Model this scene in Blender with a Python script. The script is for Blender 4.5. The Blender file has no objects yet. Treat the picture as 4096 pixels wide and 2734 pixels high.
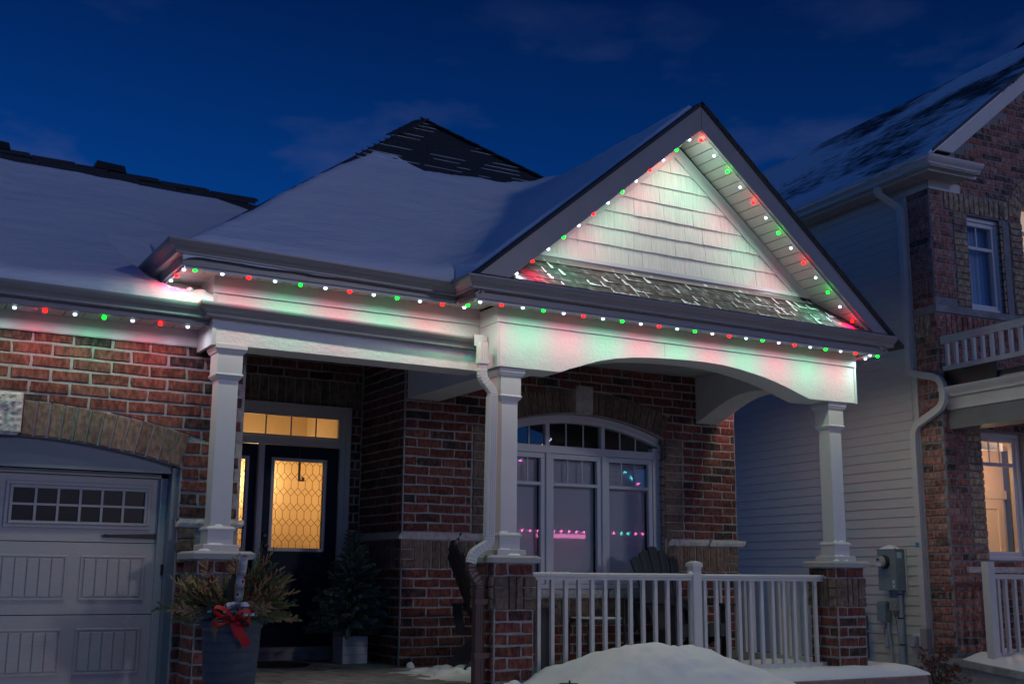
import bpy, math, random
from mathutils import Vector, Matrix
random.seed(7)
S = bpy.context.scene
COL = S.collection
# ------------------------------------------------------------------ camera, sky, key light, exposure
F_PX, YAW, PITCH, ROLL = 4677.6, math.radians(29.773), math.radians(11.27), math.radians(0.442)
fw = Vector((math.sin(YAW)*math.cos(PITCH), math.cos(YAW)*math.cos(PITCH), math.sin(PITCH)))
r0 = Vector((math.cos(YAW), -math.sin(YAW), 0)); u0 = r0.cross(fw)
rr = r0*math.cos(ROLL) + u0*math.sin(ROLL); uu = -r0*math.sin(ROLL) + u0*math.cos(ROLL)
cam = bpy.data.cameras.new('camera'); cam.sensor_width = 36; cam.lens = F_PX/4096*36; cam.clip_end = 2000
co = bpy.data.objects.new('camera', cam); COL.objects.link(co)
co.matrix_world = Matrix(((rr.x, uu.x, -fw.x, 0), (rr.y, uu.y, -fw.y, 0), (rr.z, uu.z, -fw.z, 0), (0, 0, 0, 1)))
S.camera = co
S.view_settings.view_transform = 'Standard'; S.view_settings.look = 'None'
S.view_settings.exposure = 0; S.view_settings.gamma = 1; S.view_settings.use_curve_mapping = False
S.render.engine = 'CYCLES'
S.cycles.use_denoising = True; S.cycles.sample_clamp_indirect = 4; S.cycles.max_bounces = 6
S.cycles.caustics_reflective = False; S.cycles.caustics_refractive = False

KEY = Vector((-.36, .92, -.20)).normalized()          # travel direction of the key light
W = bpy.data.worlds.new('World'); S.world = W; W.use_nodes = True
wt = W.node_tree; wt.nodes.clear()
def wn(t, **k):
    n = wt.nodes.new(t)
    for a, b in k.items(): setattr(n, a, b)
    return n
sky = wn('ShaderNodeTexSky', sky_type='NISHITA', sun_disc=False)
sky.sun_elevation = math.radians(6); sky.sun_rotation = math.atan2(-KEY.x, -KEY.y)
sky.ozone_density = 6; sky.air_density = 1.0; sky.dust_density = 0.0
tint = wn('ShaderNodeMix', data_type='RGBA', blend_type='MULTIPLY'); tint.inputs[0].default_value = 1
tint.inputs[7].default_value = (.07, .42, 1, 1)
tc = wn('ShaderNodeTexCoord'); mp = wn('ShaderNodeMapping'); mp.inputs['Location'].default_value = (11.9, 0, 0); mp.inputs['Scale'].default_value = (2.2, 2.2, 5.5)
nz = wn('ShaderNodeTexNoise'); nz.inputs['Scale'].default_value = 3.3; nz.inputs['Detail'].default_value = 6; nz.inputs['Roughness'].default_value = .5
cr = wn('ShaderNodeValToRGB'); cr.color_ramp.elements[0].position = .535; cr.color_ramp.elements[1].position = .80
sep = wn('ShaderNodeSeparateXYZ'); hr = wn('ShaderNodeMapRange'); hr.inputs[1].default_value = .50; hr.inputs[2].default_value = .25
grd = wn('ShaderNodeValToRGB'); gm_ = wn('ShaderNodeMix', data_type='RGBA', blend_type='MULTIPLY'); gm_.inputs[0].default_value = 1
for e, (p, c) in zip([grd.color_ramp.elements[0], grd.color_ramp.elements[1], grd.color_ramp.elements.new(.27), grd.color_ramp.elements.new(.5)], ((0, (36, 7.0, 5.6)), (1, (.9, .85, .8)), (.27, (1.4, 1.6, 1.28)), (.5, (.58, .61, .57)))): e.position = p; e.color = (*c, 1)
mul = wn('ShaderNodeMath', operation='MULTIPLY'); mx = wn('ShaderNodeMix', data_type='RGBA')
bg = wn('ShaderNodeBackground'); out = wn('ShaderNodeOutputWorld')
L = wt.links.new
L(sky.outputs[0], tint.inputs[6]); L(tc.outputs['Generated'], mp.inputs[0]); L(mp.outputs[0], nz.inputs[0]); L(nz.outputs[0], cr.inputs[0])
L(tc.outputs['Generated'], sep.inputs[0]); L(sep.outputs[2], hr.inputs[0]); L(hr.outputs[0], mul.inputs[0]); L(cr.outputs[0], mul.inputs[1])
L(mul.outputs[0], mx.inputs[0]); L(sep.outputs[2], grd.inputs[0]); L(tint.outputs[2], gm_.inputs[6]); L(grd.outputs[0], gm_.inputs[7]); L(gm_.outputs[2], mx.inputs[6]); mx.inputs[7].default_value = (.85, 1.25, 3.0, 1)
L(mx.outputs[2], bg.inputs[0]); L(bg.outputs[0], out.inputs[0])
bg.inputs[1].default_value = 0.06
sl = bpy.data.lights.new('sun', 'SUN'); sl.energy = .18; sl.angle = math.radians(2.5); sl.color = (.97, .94, .94)
so = bpy.data.objects.new('sun', sl); COL.objects.link(so)
so.rotation_euler = KEY.to_track_quat('-Z', 'Y').to_euler()

# ------------------------------------------------------------------ materials
MAT = {}
def mat(name, col, rough=.6, metal=0, noise=0, nscale=8, bump=0, bscale=60, stretch=(1, 1, 1), spec=.5, col2=None, detail=4):
    if name in MAT: return MAT[name]
    m = bpy.data.materials.new(name); m.use_nodes = True; t = m.node_tree; N = t.nodes; b = N['Principled BSDF']
    b.inputs['Base Color'].default_value = (*col, 1); b.inputs['Roughness'].default_value = rough
    b.inputs['Metallic'].default_value = metal; b.inputs['Specular IOR Level'].default_value = spec
    c = N.new('ShaderNodeTexCoord'); p = N.new('ShaderNodeMapping'); p.inputs['Scale'].default_value = stretch
    t.links.new(c.outputs['Object'], p.inputs[0])
    if noise or col2:
        n = N.new('ShaderNodeTexNoise'); n.inputs['Scale'].default_value = nscale; n.inputs['Detail'].default_value = detail
        t.links.new(p.outputs[0], n.inputs[0])
        r = N.new('ShaderNodeValToRGB'); e = r.color_ramp.elements
        e[0].position = .32; e[1].position = .68
        lo = col2 if col2 else tuple(x*(1-noise) for x in col); hi = col if col2 else tuple(min(1, x*(1+noise)) for x in col)
        e[0].color = (*lo, 1); e[1].color = (*hi, 1)
        t.links.new(n.outputs[0], r.inputs[0]); t.links.new(r.outputs[0], b.inputs['Base Color'])
    if bump:
        n2 = N.new('ShaderNodeTexNoise'); n2.inputs['Scale'].default_value = bscale; n2.inputs['Detail'].default_value = 3
        t.links.new(p.outputs[0], n2.inputs[0]); bu = N.new('ShaderNodeBump'); bu.inputs['Strength'].default_value = bump; bu.inputs['Distance'].default_value = .01
        t.links.new(n2.outputs[0], bu.inputs['Height']); t.links.new(bu.outputs[0], b.inputs['Normal'])
    MAT[name] = m; return m
def brick_mat(name, stops, fleck, flmix=.5, bump=.6):
    """fired clay: one tone per brick from the ramp, with vertical drag flecks"""
    m = bpy.data.materials.new(name); m.use_nodes = True; t = m.node_tree; N = t.nodes; b = N['Principled BSDF']
    b.inputs['Roughness'].default_value = .85; b.inputs['Specular IOR Level'].default_value = .25
    oi = N.new('ShaderNodeObjectInfo'); g = N.new('ShaderNodeNewGeometry'); a = N.new('ShaderNodeMath'); a.operation = 'ADD'
    f = N.new('ShaderNodeMath'); f.operation = 'FRACT'
    t.links.new(oi.outputs['Random'], a.inputs[0]); t.links.new(g.outputs['Random Per Island'], a.inputs[1]); t.links.new(a.outputs[0], f.inputs[0])
    r = N.new('ShaderNodeValToRGB'); r.color_ramp.interpolation = 'LINEAR'
    while len(r.color_ramp.elements) < len(stops): r.color_ramp.elements.new(.5)
    for e, (p, c) in zip(r.color_ramp.elements, stops): e.position = p; e.color = (*c, 1)
    t.links.new(f.outputs[0], r.inputs[0])
    p = N.new('ShaderNodeMapping'); p.inputs['Scale'].default_value = (1, 1, .55); t.links.new(g.outputs['Position'], p.inputs[0])
    n = N.new('ShaderNodeTexNoise'); n.inputs['Scale'].default_value = 17; n.inputs['Detail'].default_value = 8; n.inputs['Roughness'].default_value = .65
    t.links.new(p.outputs[0], n.inputs[0])
    q = N.new('ShaderNodeValToRGB'); q.color_ramp.elements[0].position = .46; q.color_ramp.elements[1].position = .66
    q.color_ramp.elements[1].color = (flmix, flmix, flmix, 1)
    t.links.new(n.outputs[0], q.inputs[0])
    mx = N.new('ShaderNodeMix'); mx.data_type = 'RGBA'; mx.inputs[7].default_value = (*fleck, 1)
    t.links.new(q.outputs[0], mx.inputs[0]); t.links.new(r.outputs[0], mx.inputs[6])
    n3 = N.new('ShaderNodeTexNoise'); n3.inputs['Scale'].default_value = 34; n3.inputs['Detail'].default_value = 8; t.links.new(p.outputs[0], n3.inputs[0])
    q3 = N.new('ShaderNodeMapRange'); q3.inputs[1].default_value = .35; q3.inputs[2].default_value = .65; q3.inputs[3].default_value = .55; q3.inputs[4].default_value = 1.25
    t.links.new(n3.outputs[0], q3.inputs[0])
    m2 = N.new('ShaderNodeMix'); m2.data_type = 'RGBA'; m2.blend_type = 'MULTIPLY'; m2.inputs[0].default_value = 1
    t.links.new(mx.outputs[2], m2.inputs[6]); t.links.new(q3.outputs[0], m2.inputs[7])
    t.links.new(m2.outputs[2], b.inputs['Base Color'])
    bu = N.new('ShaderNodeBump'); bu.inputs['Strength'].default_value = bump; bu.inputs['Distance'].default_value = .012
    t.links.new(n3.outputs[0], bu.inputs['Height']); t.links.new(bu.outputs[0], b.inputs['Normal'])
    MAT[name] = m; return m
RED = brick_mat('red_brick', [(0, (.05, .036, .034)), (.12, (.055, .042, .04)), (.22, (.13, .042, .03)), (.55, (.185, .06, .047)), (.8, (.225, .082, .062)), (1, (.15, .055, .046))], (.25, .10, .07), .5)
TAN = brick_mat('tan_brick', [(0, (.17, .115, .085)), (.5, (.215, .15, .11)), (.85, (.26, .18, .13)), (1, (.12, .09, .075))], (.13, .10, .085), .5)
NRED = brick_mat('pale_red_brick', [(0, (.08, .055, .05)), (.1, (.10, .07, .06)), (.2, (.26, .10, .075)), (.6, (.34, .145, .11)), (1, (.42, .20, .15))], (.45, .30, .25), .5)
NTAN = brick_mat('buff_brick', [(0, (.33, .24, .15)), (.6, (.43, .33, .21)), (.85, (.36, .23, .17)), (1, (.14, .11, .10))], (.5, .42, .32), .5)
MORTAR = mat('mortar', (.35, .335, .32), .95, noise=.15, nscale=30, bump=.5, bscale=120)
MORTARN = mat('grey_mortar', (.24, .24, .25), .95, noise=.15, nscale=30, bump=.4, bscale=120)
STONE = mat('rock_face_stone', (.50, .47, .44), .9, noise=.2, nscale=25, bump=1.0, bscale=28, detail=6)
CAPST = mat('precast_cap', (.38, .38, .37), .85, noise=.15, nscale=90, bump=.35, bscale=160)
WHITE = mat('warm_white_aluminium', (.62, .60, .575), .38, noise=.03, nscale=3)
TRIM = mat('satin_grey_white_trim', (.56, .55, .55), .42, noise=.04, nscale=4)
FASC = mat('taupe_aluminium', (.27, .25, .245), .33, noise=.05, nscale=5)
SOFF = mat('vented_soffit', (.52, .50, .48), .5, noise=.03, nscale=5, bump=.12, bscale=220)
STUCCO = mat('knockdown_stucco', (.70, .685, .655), .85, noise=.03, nscale=6, bump=.55, bscale=42, detail=2)
PVC = mat('window_vinyl', (.66, .66, .68), .4)
SHING = mat('asphalt_shingle', (.10, .10, .10), .9, noise=.5, nscale=220, bump=.6, bscale=260)
SHING = mat('dusted_shingle', (.33, .34, .35), .9, col2=(.07, .07, .07), nscale=13, detail=8, bump=.6, bscale=200)
SHING.node_tree.nodes['Color Ramp'].color_ramp.elements[0].position = .50; SHING.node_tree.nodes['Color Ramp'].color_ramp.elements[1].position = .80
SHINGD = mat('dark_ridge_shingle', (.045, .045, .05), .9, noise=.5, nscale=120, bump=.5, bscale=160)
SNOW = mat('snow', (.85, .86, .88), .75, bump=1.0, bscale=9, spec=.3, stretch=(1, 4, 4), detail=6)
SNOWG = mat('trodden_snow', (.82, .84, .86), .75, bump=.7, bscale=9, spec=.3)
SHAKE = mat('cedar_shake_vinyl', (.74, .73, .71), .6, col2=(.60, .585, .56), nscale=30, stretch=(2.6, 1, .10), bump=.55, bscale=34)
GDOOR = mat('grey_garage_door', (.45, .42, .40), .5, noise=.05, nscale=14, stretch=(1, 1, 6), bump=.15, bscale=40)
JAMB = mat('blue_grey_capping', (.16, .19, .22), .4)
BLACK = mat('black_iron', (.012, .012, .013), .45)
NAVY = mat('navy_door_paint', (.010, .020, .038), .6, spec=.2)
DGLASS = mat('dark_pane', (.006, .008, .012), .32, spec=.35)
SIDING = mat('vinyl_siding', (.56, .53, .485), .55, noise=.04, nscale=6, stretch=(1, 1, 8))
NTRIM = mat('neighbour_cream_aluminium', (.60, .57, .53), .4, noise=.03)
METAL = mat('meter_grey_paint', (.20, .24, .25), .45, noise=.06, nscale=12)
PIPE = mat('pvc_conduit', (.34, .38, .42), .4)
BROWN = mat('brown_downspout', (.085, .045, .042), .4)
CONC = mat('concrete', (.27, .265, .26), .9, noise=.25, nscale=9, bump=.4, bscale=40)
COPE = mat('tan_coping_stone', (.26, .20, .165), .9, noise=.2, nscale=12, bump=.4, bscale=50)
PAVER = mat('grey_paver', (.13, .11, .095), .85, noise=.3, nscale=7, bump=.4, bscale=60)
CHAIR = mat('charcoal_poly_lumber', (.035, .038, .042), .55, noise=.1, nscale=20)
POT = mat('slate_blue_planter', (.055, .07, .085), .6, noise=.12, nscale=25, bump=.2, bscale=120)
BOXW = mat('white_washed_boards', (.46, .46, .50), .7, noise=.12, nscale=8, stretch=(1, 1, 5))
FIR = mat('fir_needles', (.06, .11, .08), .7, noise=.5, nscale=14)
FIRB = mat('blue_fir_needles', (.13, .20, .18), .7, noise=.4, nscale=14)
CEDAR = mat('green_cedar', (.09, .14, .045), .7, noise=.4, nscale=18)
DRYC = mat('dry_cedar', (.38, .25, .12), .8, noise=.4, nscale=18)
BARK = mat('dark_bark', (.06, .04, .03), .9, noise=.3, nscale=20)
BIRCH = mat('birch_bark', (.66, .62, .60), .8, col2=(.16, .13, .12), nscale=9, stretch=(1, 1, 2.5), bump=.3, bscale=30)
CUTW = mat('cut_wood', (.55, .42, .30), .8, noise=.15, nscale=30)
RIBBON = mat('red_satin_ribbon', (.52, .008, .016), .35, noise=.15, nscale=10)
BERRY = mat('red_glass_ball', (.20, .004, .01), .12)
CONE = mat('pine_cone_scales', (.13, .065, .035), .8, noise=.3, nscale=40)
RUST = mat('dry_hydrangea', (.17, .065, .04), .9, noise=.4, nscale=20)
HOSE = mat('yellow_hose', (.55, .28, .03), .5)
GREENL = mat('dark_green_mesh', (.012, .035, .032), .6, noise=.3, nscale=150, bump=.5, bscale=220)
CURTAIN = mat('blue_grey_curtain', (.45, .55, .68), .8, noise=.25, nscale=1.2, stretch=(22, 22, .4))
BLIND = mat('grey_blind', (.78, .77, .77), .7)
WARMW = mat('warm_interior_wall', (.76, .62, .42), .8)
DOORW = mat('white_panel_door', (.70, .56, .42), .5)
LABEL = mat('paper_label', (.6, .62, .62), .6)
BLUEL = mat('blue_sticker', (.05, .28, .45), .5)
def emit(name, col, st):
    m = bpy.data.materials.new(name); m.use_nodes = True; b = m.node_tree.nodes['Principled BSDF']
    b.inputs['Base Color'].default_value = (*col, 1); b.inputs['Emission Color'].default_value = (*col, 1); b.inputs['Emission Strength'].default_value = st
    MAT[name] = m; return m
LEDM = {'w': emit('white_led', (.66, .84, 1), 3), 'r': emit('red_led', (1, .0016, .0012), 26), 'g': emit('green_led', (.0006, 1, .010), 15)}
LEDC = {'w': (.70, .86, 1), 'r': (1, .0, .07), 'g': (.0, 1, .36)}
LEDP = {'w': .80, 'r': 1.55, 'g': 1.35}
def glass_mat(name, tintc=(1, 1, 1), rough=0.0, refl=1.5):
    m = bpy.data.materials.new(name); m.use_nodes = True; t = m.node_tree; N = t.nodes; N.remove(N['Principled BSDF'])
    o = N['Material Output']; fr = N.new('ShaderNodeFresnel'); fr.inputs[0].default_value = 1.5
    tr = N.new('ShaderNodeBsdfTransparent'); tr.inputs[0].default_value = (*tintc, 1); gl = N.new('ShaderNodeBsdfGlossy'); gl.inputs['Roughness'].default_value = .02
    mm = N.new('ShaderNodeMath'); mm.operation = 'MULTIPLY'; mm.inputs[1].default_value = refl; mm.use_clamp = True
    ge = N.new('ShaderNodeNewGeometry'); iv = N.new('ShaderNodeMath'); iv.operation = 'SUBTRACT'; iv.inputs[0].default_value = 1; t.links.new(ge.outputs['Backfacing'], iv.inputs[1]); m0 = N.new('ShaderNodeMath'); m0.operation = 'MULTIPLY'; t.links.new(fr.outputs[0], m0.inputs[0]); t.links.new(iv.outputs[0], m0.inputs[1])
    mi = N.new('ShaderNodeMixShader'); t.links.new(m0.outputs[0], mm.inputs[0]); t.links.new(mm.outputs[0], mi.inputs[0])
    t.links.new(tr.outputs[0], mi.inputs[1]); t.links.new(gl.outputs[0], mi.inputs[2]); t.links.new(mi.outputs[0], o.inputs[0])
    MAT[name] = m; return m
GLASS = glass_mat('clear_glass', (.92, .93, .95), refl=1.5)
def obscure():
    m = bpy.data.materials.new('pebbled_glass'); m.use_nodes = True; t = m.node_tree; b = t.nodes['Principled BSDF']
    b.inputs['Base Color'].default_value = (1, .93, .8, 1); b.inputs['Transmission Weight'].default_value = 1; b.inputs['Roughness'].default_value = .28; b.inputs['IOR'].default_value = 1.25
    n = t.nodes.new('ShaderNodeTexNoise'); n.inputs['Scale'].default_value = 90; bu = t.nodes.new('ShaderNodeBump'); bu.inputs['Strength'].default_value = .5; bu.inputs['Distance'].default_value = .01
    c = t.nodes.new('ShaderNodeTexCoord'); t.links.new(c.outputs['Object'], n.inputs[0]); t.links.new(n.outputs[0], bu.inputs['Height']); t.links.new(bu.outputs[0], b.inputs['Normal'])
    MAT['pebbled_glass'] = m; return m
OBSC = obscure()
def patchy_roof(name):
    """snow lying in streaks along shingle courses with bare shingles between"""
    m = bpy.data.materials.new(name); m.use_nodes = True; t = m.node_tree; N = t.nodes; b = N['Principled BSDF']; b.inputs['Roughness'].default_value = .8
    c = N.new('ShaderNodeTexCoord'); n = N.new('ShaderNodeTexNoise'); n.inputs['Scale'].default_value = .55; n.inputs['Detail'].default_value = 3
    p = N.new('ShaderNodeMapping'); p.inputs['Scale'].default_value = (1.5, .75, 1.5); t.links.new(c.outputs['Object'], p.inputs[0]); t.links.new(p.outputs[0], n.inputs[0])
    p2 = N.new('ShaderNodeMapping'); p2.inputs['Scale'].default_value = (14, 3.0, 14); t.links.new(c.outputs['Object'], p2.inputs[0])
    n2 = N.new('ShaderNodeTexNoise'); n2.inputs['Scale'].default_value = 1.6; n2.inputs['Detail'].default_value = 4; t.links.new(p2.outputs[0], n2.inputs[0])
    a = N.new('ShaderNodeMath'); a.operation = 'MULTIPLY_ADD'; a.inputs[1].default_value = .45; t.links.new(n2.outputs[0], a.inputs[0]); t.links.new(n.outputs[0], a.inputs[2])
    r = N.new('ShaderNodeValToRGB'); r.color_ramp.elements[0].position = .70; r.color_ramp.elements[1].position = .83; t.links.new(a.outputs[0], r.inputs[0])
    r.color_ramp.elements[0].color = (.80, .82, .85, 1); r.color_ramp.elements[1].color = (.035, .036, .04, 1)
    t.links.new(r.outputs[0], b.inputs['Base Color']); MAT[name] = m; return m
PATCHY = patchy_roof('patchy_snow_on_shingles')

# ------------------------------------------------------------------ mesh helpers
class MB:
    def __init__(s): s.v = []; s.f = []
    def add(s, vs, fs):
        o = len(s.v); s.v += [tuple(v) for v in vs]; s.f += [tuple(i+o for i in f) for f in fs]; return s
    def box(s, x0, x1, y0, y1, z0, z1):
        return s.add([(x0,y0,z0),(x1,y0,z0),(x1,y1,z0),(x0,y1,z0),(x0,y0,z1),(x1,y0,z1),(x1,y1,z1),(x0,y1,z1)],
                     [(0,3,2,1),(4,5,6,7),(0,1,5,4),(1,2,6,5),(2,3,7,6),(3,0,4,7)])
    def obox(s, c, ax, ay, az):
        c, ax, ay, az = map(Vector, (c, ax, ay, az)); q = []
        for k in (-1, 1):
            for i, j in ((-1,-1),(1,-1),(1,1),(-1,1)): q.append(c + ax*i + ay*j + az*k)
        return s.add(q, [(0,3,2,1),(4,5,6,7),(0,1,5,4),(1,2,6,5),(2,3,7,6),(3,0,4,7)])
    def bar(s, p, q, w, h, up=(0, 0, 1)):
        p, q = Vector(p), Vector(q); d = (q-p); a = d.normalized(); sd = a.cross(Vector(up))
        if sd.length < 1e-4: sd = a.cross(Vector((1, 0, 0)))
        sd.normalize(); un = sd.cross(a)
        return s.obox((p+q)/2, d/2, sd*w/2, un*h/2)
    def prism(s, poly, d):
        """closed polygon of 3-D points pushed along d"""
        n = len(poly); d = Vector(d); a = [Vector(p) for p in poly]; b = [p+d for p in a]
        return s.add(a+b, [tuple(range(n))[::-1], tuple(range(n, 2*n))] + [(i, (i+1) % n, n+(i+1) % n, n+i) for i in range(n)])
    def loft(s, rings, closed=True, caps=True):
        n = len(rings[0]); o = []; f = []
        for r in rings: o += [Vector(p) for p in r]
        for k in range(len(rings)-1):
            for i in range(n if closed else n-1):
                j = (i+1) % n; f.append((k*n+i, k*n+j, (k+1)*n+j, (k+1)*n+i))
        if caps and closed: f += [tuple(range(n))[::-1], tuple(range((len(rings)-1)*n, len(rings)*n))]
        return s.add(o, f)
    def tube(s, pts, r, n=8, caps=True):
        pts = [Vector(p) for p in pts]; rings = []; rad = r if isinstance(r, (list, tuple)) else [r]*len(pts)
        ref = Vector((.3, .2, .93)).normalized()
        for i, p in enumerate(pts):
            t = (pts[min(i+1, len(pts)-1)] - pts[max(i-1, 0)]).normalized(); a = t.cross(ref)
            if a.length < .05: a = t.cross(Vector((1, 0, 0)))
            a.normalize(); b = t.cross(a)
            rings.append([p + (a*math.cos(2*math.pi*k/n) + b*math.sin(2*math.pi*k/n))*rad[i] for k in range(n)])
        return s.loft(rings, True, caps)
    def lathe(s, c, prof, n=24):
        c = Vector(c); return s.loft([[c + Vector((r*math.cos(2*math.pi*k/n), r*math.sin(2*math.pi*k/n), z)) for k in range(n)] for r, z in prof])
    def grid(s, fn, nu, nv):
        vs = [fn(i/nu, j/nv) for j in range(nv+1) for i in range(nu+1)]
        return s.add(vs, [(j*(nu+1)+i, j*(nu+1)+i+1, (j+1)*(nu+1)+i+1, (j+1)*(nu+1)+i) for j in range(nv) for i in range(nu)])
    def mesh(s, name, m, smooth=False, bevel=0):
        me = bpy.data.meshes.new(name); me.from_pydata(s.v, [], s.f); me.materials.append(m); me.update()
        if bevel or True:
            import bmesh
            b = bmesh.new(); b.from_mesh(me); bmesh.ops.recalc_face_normals(b, faces=b.faces)
            if bevel: bmesh.ops.bevel(b, geom=[e for e in b.edges if len(e.link_faces) == 2 and e.calc_face_angle(0) > .5], offset=bevel, segments=1, affect='EDGES', clamp_overlap=True)
            b.to_mesh(me); b.free()
        if smooth:
            for p in me.polygons: p.use_smooth = True
            if hasattr(me, 'set_sharp_from_angle'): me.set_sharp_from_angle(angle=math.radians(40))
        return me
    def build(s, name, m, parent=None, smooth=False, bevel=0, **k): return link(name, s.mesh(name, m, smooth, bevel), parent, **k)
def link(name, data, parent=None, loc=None, **k):
    o = bpy.data.objects.new(name, data); COL.objects.link(o)
    if parent: o.parent = parent
    if loc: o.location = loc
    for a, b in k.items(): o[a] = b
    return o
def thing(name, label, cat, group=None, loc=(0, 0, 0), rotz=0):
    o = bpy.data.objects.new(name, None); COL.objects.link(o); o.location = loc; o.rotation_euler.z = rotz; o.empty_display_size = .1
    o['label'] = label; o['category'] = cat
    if group: o['group'] = group
    return o
V3 = Vector
def noise2(x, y, seed=0):
    from mathutils import noise as mn
    return mn.noise((x, y, seed*7.3))

# ------------------------------------------------------------------ bricks
def clay(w, h, seed, d=.035, proud=.008, ch=.005, jit=.0048):
    """one brick: uneven eight-sided face, worn edge, sides; local x = along wall, y = into wall, z = up; 40 triangles"""
    R = random.Random(seed)
    base = [(-w/2, -h/2), (R.uniform(-.2, .2)*w, -h/2), (w/2, -h/2), (w/2, R.uniform(-.2, .2)*h), (w/2, h/2), (R.uniform(-.2, .2)*w, h/2), (-w/2, h/2), (-w/2, R.uniform(-.2, .2)*h)]
    o = [(x+R.uniform(-jit, jit), z+R.uniform(-jit, jit)) for x, z in base]
    pr = proud + R.uniform(-.002, .003)
    f = [(x*(1-2*ch/w), -pr+R.uniform(-.0015, .0015), z*(1-2*ch/h)) for x, z in o]; s = [(x, -pr+ch, z) for x, z in o]; b = [(x, d, z) for x, z in o]
    mb = MB(); n = 8
    mb.add(f+s+b, [tuple(range(n))] + [(i, i+n, (i+1) % n+n, (i+1) % n) for i in range(n)] + [(i+n, i+2*n, (i+1) % n+2*n, (i+1) % n+n) for i in range(n)])
    return mb
BANK = {}
def brick_mesh(w, h, m):
    k = (round(w*50), round(h*50), m.name)
    if k not in BANK: BANK[k] = [(w, h, clay(w, h, hash(k) % 9999+i*17).mesh('brick', m)) for i in range(9 if w > .05 else 4)]
    return random.choice(BANK[k])
class Wall:
    """bricks hung on a mortar plane: origin o, along unit a, outward normal n"""
    def __init__(s, parent, o, a, n, limit=300):
        s.p = parent; s.o = V3(o); s.a = V3(a).normalized(); s.n = V3(n).normalized(); s.count = {}; s.limit = limit; s.rest = {}
        s.rot = Matrix((s.a, -s.n, V3((0, 0, 1)))).transposed().to_euler()
        s.skip = None
    def pt(s, u, z, out=0): return s.o + s.a*u + V3((0, 0, z)) + s.n*out
    def brick(s, u0, u1, z0, z1, m, name='brick', out=0):
        w, h = u1-u0, z1-z0
        if w < .018 or h < .015: return
        c = s.pt((u0+u1)/2, (z0+z1)/2, out)
        bw, bh, me = brick_mesh(w, h, m)
        s.place(name, me, c, (w/bw, 1, h/bh), m)
    def place(s, name, me, c, sc, m):
        k = s.count.get(name, 0)
        if k >= s.limit:
            R = s.rot.to_matrix(); mb = s.rest.setdefault((name, m.name), MB())
            mb.add([c + R @ V3((v.co.x*sc[0], v.co.y, v.co.z*sc[2])) for v in me.vertices], [tuple(p.vertices) for p in me.polygons]); return
        s.count[name] = k+1
        o = link(name, me, s.p); o.location = c; o.rotation_euler = s.rot; o.scale = sc
    def poly(s, pts, m, name='brick', out=0, d=.035, proud=.008, ch=.004):
        """a cut brick: any convex outline in wall coordinates"""
        if len(pts) < 3: return
        cx = sum(p[0] for p in pts)/len(pts); cz = sum(p[1] for p in pts)/len(pts)
        ar = abs(sum(pts[i][0]*pts[(i+1) % len(pts)][1]-pts[(i+1) % len(pts)][0]*pts[i][1] for i in range(len(pts))))/2
        if ar < .0012: return
        q = [(x-cx+random.uniform(-.003, .003), z-cz+random.uniform(-.003, .003)) for x, z in pts]; n = len(q); k = 1-ch*2/math.sqrt(ar)
        mb = MB(); mb.add([(x*k, -proud, z*k) for x, z in q]+[(x, -proud+ch, z) for x, z in q]+[(x, d, z) for x, z in q],
            [tuple(range(n))]+[(i, i+n, (i+1) % n+n, (i+1) % n) for i in range(n)]+[(i+n, i+2*n, (i+1) % n+2*n, (i+1) % n+n) for i in range(n)])
        s.place(name, mb.mesh('cut_brick', m), s.pt(cx, cz, out), (1, 1, 1), m)
    def soldiers(s, u0, u1, z0, z1, m, pitch=.089, out=0, j=.011, name='soldier_brick'):
        n = max(1, round((u1-u0)/pitch)); w = (u1-u0)/n
        for i in range(n): s.brick(u0+i*w+j/2, u0+(i+1)*w-j/2, z0+j/2, z1-j/2, m, name, out)
    def courses(s, u0, u1, z0, n, h=.089, L=.267, j=.0165, m=None, first=0, holes=lambda z: [], clip=None, phase=0):
        m = m or RED
        for k in range(n):
            za, zb = z0+k*h, z0+(k+1)*h
            segs = [(u0, u1)]
            for a, b in holes((za+zb)/2):
                nn = []
                for p, q in segs:
                    if b <= p or a >= q: nn.append((p, q)); continue
                    if a > p: nn.append((p, a))
                    if b < q: nn.append((b, q))
                segs = nn
            for p, q in segs:
                off = L/2 if (k+first) % 2 else 0
                base = u0+phase
                i = math.floor((p-base-off)/L)
                while True:
                    a = base+off+i*L; b = a+L; i += 1
                    if a >= q-1e-6: break
                    a, b = max(a, p), min(b, q)
                    if b-a < .03: continue
                    jl = j*random.uniform(.75, 1.25)
                    if clip:
                        r = clip(a+jl/2, b-jl/2, za+j/2, zb-j/2)
                        if r is None: continue
                        if r is not True: s.poly(r, m); continue
                    s.brick(a+jl/2, b-jl/2, za+j/2+random.uniform(-.0015, .0015), zb-j/2, m)
    def done(s):
        for (name, mn), mb in s.rest.items(): mb.build(name, MAT[mn], s.p, kind='stuff')
def spring(inner, x0, z0, x1, z1, right=True):
    """beyond the springing line (x0,z0)-(x1,z1) plain walling resumes; between them the arch clips"""
    def f(a, b, za, zb):
        r = inner(a, b, za, zb)
        if (za+zb)/2 > z1: return r
        P = [(a, za), (b, za), (b, zb), (a, zb)]; o = []; s = 1 if right else -1
        g = lambda p: s*(p[0]-(x0+(x1-x0)*(p[1]-z0)/(z1-z0)))
        if min(map(g, P)) >= 0: return True
        if max(map(g, P)) <= 0: return None
        for i in range(4):
            p, q = P[i], P[(i+1) % 4]; gp, gq = g(p), g(q)
            if gp >= 0: o.append(p)
            if gp*gq < 0: k = gp/(gp-gq); o.append((p[0]+(q[0]-p[0])*k, p[1]+(q[1]-p[1])*k))
        return o if len(o) > 2 else None
    return f
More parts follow.
